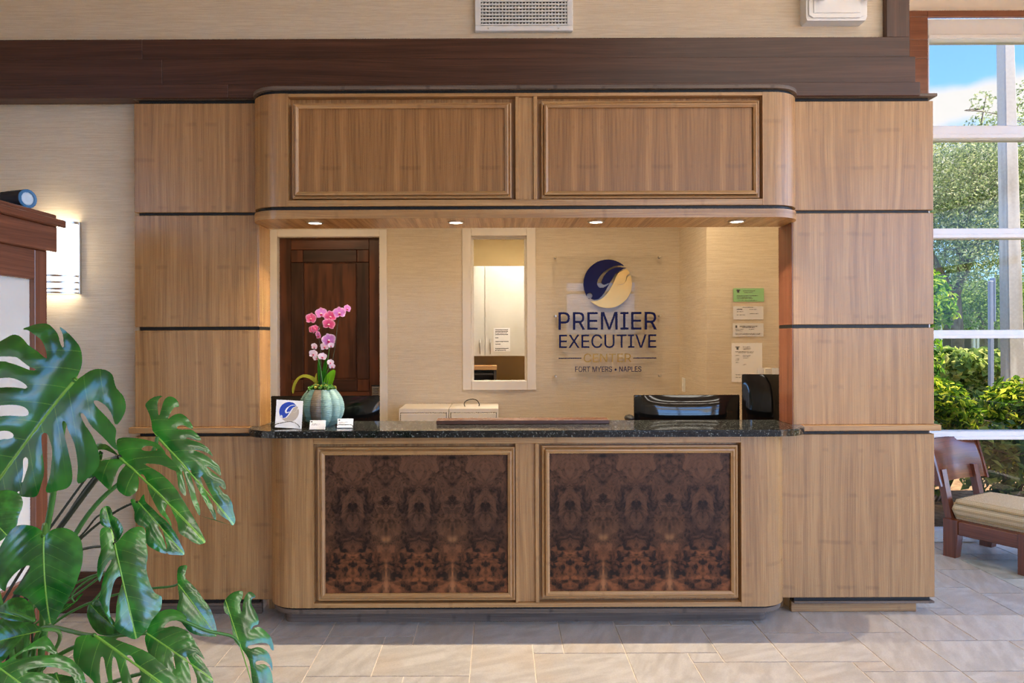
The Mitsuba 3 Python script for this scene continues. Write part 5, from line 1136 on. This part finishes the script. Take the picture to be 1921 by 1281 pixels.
PET = [ # leaf number, pixel path from the base of the leaf, radius, material
    (0, [(118, 800, 1.70), (100, 925, 1.76), (78, 1040, 1.80)], 0.0085, 'green_stem'), (1, [(285, 850, 2.0), (205, 922, 1.96), (140, 1005, 1.92)], 0.0075, 'green_stem'), (2, [(205, 868, 1.90), (170, 912, 1.92), (105, 1000, 1.90)], 0.0085, 'dark_stem'),
    (3, [(225, 955, 1.95), (190, 978, 1.94), (150, 1012, 1.92)], 0.004, 'dark_stem'), (4, [(84, 985, 1.62), (82, 1060, 1.70), (80, 1140, 1.80)], 0.0075, 'green_stem'), (5, [(-40, 985, 1.6), (0, 1130, 1.75)], 0.007, 'green_stem'),
    (6, [(200, 1024, 1.74), (175, 1026, 1.80), (120, 1045, 1.88)], 0.004, 'dark_stem'), (7, [(190, 965, 1.80), (165, 990, 1.85), (135, 1020, 1.90)], 0.003, 'dark_stem'), (8, [(320, 1100, 1.92), (300, 1102, 1.93), (200, 1120, 1.95)], 0.004, 'green_stem'),
    (9, [(440, 1196, 1.90), (400, 1186, 1.88), (330, 1160, 1.85), (240, 1180, 1.86)], 0.005, 'green_stem'), (10, [(150, 1188, 1.62), (110, 1178, 1.70), (80, 1178, 1.80)], 0.006, 'green_stem'), (11, [(240, 1190, 1.78), (180, 1200, 1.85)], 0.006, 'green_stem'),
    (12, [(-40, 1235, 1.4), (-20, 1280, 1.6)], 0.007, 'green_stem'), (13, [(-50, 1150, 1.55), (-20, 1230, 1.7)], 0.006, 'green_stem'), (14, [(110, 1185, 1.55), (105, 1215, 1.7)], 0.005, 'green_stem'), (15, [(205, 1082, 1.88), (150, 1090, 1.92)], 0.004, 'green_stem'),
    (16, [(175, 1083, 1.95), (190, 1076, 1.95), (150, 1110, 1.97)], 0.0035, 'green_stem'), (17, [(190, 880, 1.95), (150, 930, 1.96)], 0.004, 'dark_stem'), (18, [(180, 870, 2.0), (130, 940, 1.98)], 0.004, 'dark_stem'), (19, [(90, 1275, 1.75)], 0.006, 'green_stem'), (20, [(240, 1270, 1.85)], 0.006, 'green_stem')]
for i, path, r_, m_ in PET:
    up_ = min(0.42, max(0.1, P(*path[-1])[2] - 0.5)); top = root + np.array([0.03 * math.sin(i * 2.1), 0.03 * math.cos(i * 1.7), 0.05 + up_ * (0.15 + 0.04 * (i % 5))])
    pts = [bases[i]] + [P(*q) for q in path] + [top]
    part(mon, 'petiole', tube(curve(pts, 40), np.linspace(r_ * 0.75, r_ * 1.1, 40), 8), m_, True)
part(mon, 'stem', tube(curve([root + [0, 0, -0.05], root + [0.02, 0.01, 0.15], root + [-0.01, 0.0, 0.32]], 14), 0.022, 10), 'green_stem', True)
pot = solo('plant_pot', lathe([(0, 0), (0.15, 0), (0.16, 0.01), (0.21, 0.38), (0.22, 0.40), (0.215, 0.415), (0.195, 0.415), (0.19, 0.37), (0, 0.37)], 40, at=(root[0], root[1], 0.0005)), 'pot_glaze', 'dark grey tapered floor pot that holds the monstera', 'plant pot', smooth=40)
part(pot, 'soil', lathe([(0, 0.392), (0.19, 0.388), (0.19, 0.372), (0, 0.372)][::-1], 30, at=(root[0], root[1], 0.0006)), 'soil', 40)

# ------------------------------------------------------------------ the garden outside
struct('ground', join([bx(2.335, 90, 5.47, 110, -0.3, -0.04), bx(5.455, 90, -30, 5.465, -0.3, -0.04), bx(-60, 5.45, -40, -4.66, -0.3, -0.04), bx(-60, -5.16, -4.66, 8.5, -0.3, -0.04), bx(5.455, 90, -40, -30, -0.3, -0.04)])[:2], 'ground_mat')
def leaves(pos, nrm, size, cols, aspect=0.45, r=None, bend=0.25):
    """One small folded leaf (two triangles) at every point."""
    n = len(pos); r = r or np.random.default_rng(1)
    d = r.normal(size=(n, 3)); nrm = nrm + 0.8 * r.normal(size=(n, 3)); nrm /= np.linalg.norm(nrm, axis=1, keepdims=True)
    d -= nrm * (d * nrm).sum(1, keepdims=True); d /= np.linalg.norm(d, axis=1, keepdims=True); s = np.cross(nrm, d)
    sz = size * r.uniform(0.6, 1.25, (n, 1))
    a, b = pos - d * sz * 0.5, pos + d * sz * 0.5 - nrm * sz * bend * 0.5
    l, q = pos + s * sz * aspect * 0.5 + nrm * sz * 0.12, pos - s * sz * aspect * 0.5 + nrm * sz * 0.12
    v = np.stack([a, q, b, l], 1).reshape(-1, 3); k = np.arange(n)[:, None] * 4
    f = np.vstack([k + [0, 1, 2], k + [0, 2, 3]])
    return v, f, None, np.repeat(cols, 4, 0)
def cloud_of(ells, n, r, shell=0.55):
    """Points with outward normals in a union of ellipsoids, denser towards the outside."""
    vol = np.array([np.prod(e[1]) ** 0.8 for e in ells]); w = r.choice(len(ells), n, p=vol / vol.sum())
    u = r.normal(size=(n, 3)); u /= np.linalg.norm(u, axis=1, keepdims=True)
    rad = (shell ** 3 + (1 - shell ** 3) * r.uniform(size=(n, 1))) ** (1 / 3)
    c = np.array([e[0] for e in ells])[w]; q = np.array([e[1] for e in ells])[w]
    return c + u * q * rad, u / q * q.min(1, keepdims=True)
def pal(r, n, *cs):
    c = np.array([lin(x) for x in cs]); k = r.integers(0, len(cs), n)
    return c[k] * r.uniform(0.75, 1.25, (n, 1))
def shrub(name, label, cat, ells, n, size, cols, seed, aspect=0.45, stems=None, group=None, shell=0.55):
    r = np.random.default_rng(seed); t = thing(name, label, cat, group)
    p, nn = cloud_of(ells, n, r, shell); p[:, 2] = np.maximum(p[:, 2], 0.0)
    nn = nn + [0, 0, 0.5]
    part(t, 'foliage', leaves(p, nn, size, pal(r, n, *cols), aspect, r), 'foliage', False, kind='stuff')
    for s_ in stems or []: part(t, 'stem' if cat != 'tree' else 'branch', tube(curve(s_[0], 16), np.linspace(s_[1], s_[2], 16), 7), 'bark', True)
    return t
def bush_stems(cx, cy, h, k, seed, spread=0.3):
    r = np.random.default_rng(seed); return [([(cx + 0.1 * r.normal(), cy + 0.1 * r.normal(), -0.06), (cx + spread * 0.5 * r.normal(), cy + 0.12 * r.normal(), h * 0.5), (cx + spread * r.normal(), cy + 0.2 * r.normal(), h * 0.85)], 0.012, 0.004) for _ in range(k)]
near = ((228, 232, 96), (184, 204, 64), (124, 164, 48), (88, 128, 46), (58, 92, 38))
def row_of(cx, cy, h, w, dep, seed):
    r = np.random.default_rng(seed)
    return [((cx + r.uniform(-w, w), cy + r.uniform(-dep, dep), h - 0.26 + r.uniform(-0.10, 0.07)), (0.30, 0.26, 0.24)) for _ in range(6)] + [((cx + r.uniform(-w, w), cy + r.uniform(-dep, dep), h * 0.42), (0.30, 0.26, 0.3)) for _ in range(2)]
NB = ['glossy yellow green shrub outside the window, left of the concrete post', 'glossy yellow green shrub outside the window, in front of the concrete post', 'glossy yellow green shrub outside the window, right of the concrete post']
for i, x in enumerate((4.15, 5.0, 5.85, 6.8, 7.7)):
    shrub('garden_shrub', NB[min(i, 2)], 'shrub', row_of(x, 6.75, 1.14, 0.14, 0.14, 40 + i), 3600, 0.095, near, 50 + i, 0.36, bush_stems(x, 6.75, 0.9, 12, 60 + i), 'shrubs along the window')
for i, x in enumerate((3.6, 4.3, 5.0)):
    shrub('low_plant', ('low leafy plant outside the bottom pane, behind the chair back', 'low leafy plant outside the bottom pane, right of the chair back', 'low leafy plant at the right end outside the bottom pane')[i], 'plant',
          [((x, 6.1, 0.42), (0.32, 0.2, 0.32)), ((x + 0.1, 6.1, 0.62), (0.22, 0.18, 0.2))], 420, 0.11, ((200, 214, 120), (152, 182, 108), (116, 152, 98), (90, 120, 84)), 70 + i, 0.5, bush_stems(x, 6.15, 0.7, 8, 80 + i), 'low plants outside the bottom pane', 0.3)
for i, x in enumerate((5.4, 6.55, 7.7, 8.85, 10.0)):
    shrub('round_leaf_shrub', ('round-leaved shrub behind the front row, at the left edge of the window', 'round-leaved shrub behind the front row, beside the grey sign post', 'round-leaved shrub behind the front row, hidden behind the concrete post')[min(i, 2)], 'shrub',
          row_of(x, 9.8, 1.36, 0.26, 0.3, 90 + i), 3600, 0.12, ((214, 222, 140), (176, 198, 112), (132, 164, 92), (96, 126, 78)), 100 + i, 0.75, bush_stems(x, 9.8, 1.0, 8, 110 + i), 'round-leaved shrubs')
shrub('tall_shrub', 'tall bright green shrub outside the window against its left edge', 'shrub', [((4.72, 8.0, 1.95), (0.42, 0.4, 0.42)), ((4.60, 8.0, 1.3), (0.4, 0.4, 0.5)), ((4.98, 8.0, 1.82), (0.22, 0.25, 0.2))], 2600, 0.10, ((190, 220, 88), (138, 188, 62), (94, 150, 52), (60, 106, 44)), 120, 0.36, bush_stems(4.65, 8.0, 1.9, 9, 121))
for i, x in enumerate((13.5, 15.2, 16.9, 18.6, 20.3)):
    shrub('clipped_hedge', ('clipped low hedge far across the garden, behind the oak trunk', 'clipped low hedge far across the garden, behind the grey sign post', 'clipped low hedge far across the garden, behind the concrete post')[min(i, 2)], 'hedge',
          [((x + dx_, 22 + dy_, 0.55), (0.42, 0.4, 0.60)) for dx_ in (-0.4, 0.0, 0.4) for dy_ in (0,)], 4200, 0.09, ((150, 172, 84), (112, 140, 64), (78, 106, 50)), 130 + i, 0.6, None, 'clipped hedge across the garden', 0.75)
oak_r = np.random.default_rng(17)
def OX(px, py, d): return P(px, py, d)
oak_e = []
for (px, py, rr, fl) in ((1760, 330, 1.1, .75), (1800, 300, 1.0, .7), (1840, 320, 1.1, .75), (1900, 310, 1.2, .75), (1770, 390, 1.2, .7), (1830, 380, 1.3, .7), (1900, 390, 1.3, .7), (1765, 460, 1.1, .6), (1820, 470, 1.2, .6), (1880, 460, 1.2, .6), (1930, 440, 1.2, .7), (1740, 420, 1.1, .7),
                         (1870, 270, .9, .6), (1850, 230, .5, .6), (1905, 230, .6, .7), (1845, 190, .3, .8), (1915, 180, .45, .8), (1950, 300, 1.2, .8), (1780, 280, .6, .7), (1850, 520, .8, .5), (1990, 380, 1.5, .8), (1700, 380, 1.3, .8), (1690, 300, 1.0, .8), (2050, 320, 1.5, .9)):
    oak_e.append((OX(px, py, 17 + oak_r.uniform(-1.4, 1.4)), (rr, rr, rr * fl)))
tb = np.array([PX(1795, 17), 17.0, -0.06])
brs = [([tb, tb + [0.02, 0, 1.6], tb + [-0.05, 0, 2.6]], 0.16, 0.13), ([tb + [-0.05, 0, 2.5], tb + [0.35, 0.1, 3.3], tb + [0.9, 0.2, 4.4], tb + [1.2, 0.3, 6.2]], 0.10, 0.02), ([tb + [-0.05, 0, 2.5], tb + [-0.4, 0.1, 3.3], tb + [-0.9, 0.1, 4.4], tb + [-1.1, 0, 5.4]], 0.09, 0.02)]
for (px, py) in ((1760, 330), (1800, 300), (1840, 320), (1900, 330), (1770, 400), (1830, 380), (1900, 400), (1860, 250), (1850, 180), (1915, 190), (1765, 460), (1880, 460), (1930, 440), (1990, 380), (1840, 430)):
    e = OX(px, py, 17 + oak_r.uniform(-0.8, 0.8)); s0 = tb + [0.1, 0.05, 3.0 + 0.8 * oak_r.uniform()]
    brs.append(([s0, (s0 + e) / 2 + [0, 0, 0.25], e], 0.05, 0.008))
    for _ in range(4):
        a = (s0 + e) / 2 + (e - s0) * oak_r.uniform(0, 0.5) + [0, 0, 0.1]; brs.append(([a, a + oak_r.normal(size=3) * 0.25, a + oak_r.normal(size=3) * [0.7, 0.5, 0.45]], 0.014, 0.004))
shrub('oak_tree', 'large airy oak tree with grey trunk beyond the window', 'tree', oak_e, 52000, 0.08, ((216, 222, 186), (184, 198, 144), (150, 170, 112), (112, 134, 86)), 140, 0.5, brs, None, 0.25)
shrub('far_tree', 'soft light green tree across the garden, left of the concrete post', 'tree', [(OX(1836, 590, 27), (1.0, 1.0, 0.8)), (OX(1850, 555, 27), (0.9, 0.9, 0.7)), (OX(1822, 555, 27), (0.8, .8, .6)), (OX(1900, 560, 27), (1.2, 1, 1.0)), (OX(1765, 560, 27), (1.2, 1, .8))], 12000, 0.11,
      ((176, 200, 120), (140, 170, 90), (110, 140, 76)), 150, 0.55, [([OX(1846, 668, 27), OX(1844, 620, 27), OX(1836, 570, 27)], 0.16, 0.08), ([OX(1844, 610, 27), OX(1856, 590, 27), OX(1872, 578, 27)], 0.06, 0.03)], None, 0.3)
cp = thing('concrete_post', 'tall pale concrete post with dark streaks standing outside the window', 'post')
cx0_, cy0_ = 5.905, 8.2
def tapered(b0, b1, z0, z1, c):
    """A four-sided shaft with chamfered arrises between two plan rectangles (x0, x1, y0, y1)."""
    oct_ = lambda r: [(r[0] + c, r[2]), (r[1] - c, r[2]), (r[1], r[2] + c), (r[1], r[3] - c), (r[1] - c, r[3]), (r[0] + c, r[3]), (r[0], r[3] - c), (r[0], r[2] + c)]
    lo, hi = [np.array([(x, y, z) for x, y in oct_(r)]) for r, z in ((b0, z0), (b1, z1))]
    V, Fc = [], []
    for i in range(8):
        j = (i + 1) % 8; k = len(V); V += [lo[i], lo[j], hi[j], hi[i]]; Fc += [[k, k + 1, k + 2], [k, k + 2, k + 3]]
    k = len(V); V += list(hi); Fc += [[k, k + i, k + i + 1] for i in range(1, 7)]
    return np.array(V), np.array(Fc)
part(cp, 'shaft', tapered((5.968, 6.178, 8.2, 8.36), (5.893, 5.998, 8.2, 8.34), -0.1, 6.2, 0.012), 'concrete')
part(cp, 'base', bx(5.93, 6.21, 8.16, 8.40, -0.1, 0.12, 0.012)[:2], 'concrete')
sgp = thing('sign_post', 'grey metal sign post seen edge-on outside the window, beside the concrete post', 'sign post')
part(sgp, 'pole', bx(PX(1857.5, 9), PX(1865, 9), 9.0, 9.05, -0.1, PZ(530, 9), 0.006)[:2], 'post_metal')
part(sgp, 'sign_plate', bx(PX(1866, 9), PX(1868.5, 9), 9.0, 9.09, PZ(606, 9), PZ(524, 9), 0.001)[:2], 'post_metal')
fb = thing('far_building', 'low pale building with white columns far across the garden', 'building')
part(fb, 'wall', bx(18, 40, 38, 38.3, -0.1, 2.6)[:2], 'far_wall'); part(fb, 'roof', bx(17.5, 40.5, 35.6, 39, 2.6, 3.0)[:2], 'far_dark')
for i, px in enumerate((1752, 1764, 1800, 1826, 1833, 1842, 1880, 1910, 1940)): part(fb, 'column', bx(PX(px, 36), PX(px + 4.5, 36), 36, 36.12, -0.1, 2.6, 0.01)[:2], 'white_paint')
for px in (1770, 1786, 1812, 1846, 1862, 1895, 1925): part(fb, 'window', bx(PX(px, 38) - 0.25, PX(px, 38) + 0.25, 37.96, 38.0, 0.3, 2.2)[:2], 'far_dark')
shrub('far_treeline', 'dark band of trees far beyond the garden', 'trees', [((x, 52 + 3 * math.sin(x), 3.4 + math.sin(x * 2.1)), (3.4, 2.0, 3.6)) for x in np.arange(14, 62, 4.0)], 16000, 0.42, ((112, 134, 84), (88, 112, 66), (72, 92, 58)), 160, 0.7, None, None, 0.6)
shrub('side_hedge', 'long green hedge beside the right-hand glass wall outside', 'hedge', [((8.5 + 0.3 * math.sin(y), y, 0.8), (0.7, 0.9, 0.9)) for y in np.arange(-6, 5.0, 1.1)], 6000, 0.16, ((130, 160, 70), (90, 124, 54), (66, 94, 44)), 170, 0.6, None, None, 0.7)

# ------------------------------------------------------------------ lamps of the rooms
def troffer(x, y, z, w, l, power, tint, label, group):
    t = thing('ceiling_light', label, 'ceiling light', group)
    part(t, 'frame', join([bx(x - w / 2 - 0.02, x - w / 2, y - l / 2, y + l / 2, z - 0.03, z, 0.002), bx(x + w / 2, x + w / 2 + 0.02, y - l / 2, y + l / 2, z - 0.03, z, 0.002), bx(x - w / 2 - 0.02, x + w / 2 + 0.02, y - l / 2 - 0.02, y - l / 2, z - 0.03, z, 0.002), bx(x - w / 2 - 0.02, x + w / 2 + 0.02, y + l / 2, y + l / 2 + 0.02, z - 0.03, z, 0.002)])[:2], 'vent_paint')
    v = np.array([[x - w / 2, y - l / 2, z - 0.02], [x + w / 2, y - l / 2, z - 0.02], [x + w / 2, y + l / 2, z - 0.02], [x - w / 2, y + l / 2, z - 0.02]])
    part(t, 'diffuser', (v, np.array([[0, 2, 1], [0, 3, 2]])), 'lamp_black', emit=np.array(tint) * power)
for x, y in [(x, y) for x in (2.0, 3.3, 4.6) for y in (-2.6, -0.5, 1.6)]:
    troffer(x, y, 4.6, 1.2, 0.6, LAMP_ROOM, (1.0, 0.93, 0.80), 'square lay-in ceiling light over the lobby', 'lobby ceiling lights')
for x in (-1.6, 0.15, 1.35): troffer(x, 5.0 if x < 1 else 4.75, 2.85, 0.6, 0.6, LAMP_OFFICE, (1.0, 0.77, 0.50), 'warm ceiling light in the office behind the desk', 'office ceiling lights')
troffer(0.2, 7.0, 2.85, 0.6, 0.6, LAMP_BACK, (1.0, 0.90, 0.74), 'ceiling light in the storeroom', None)
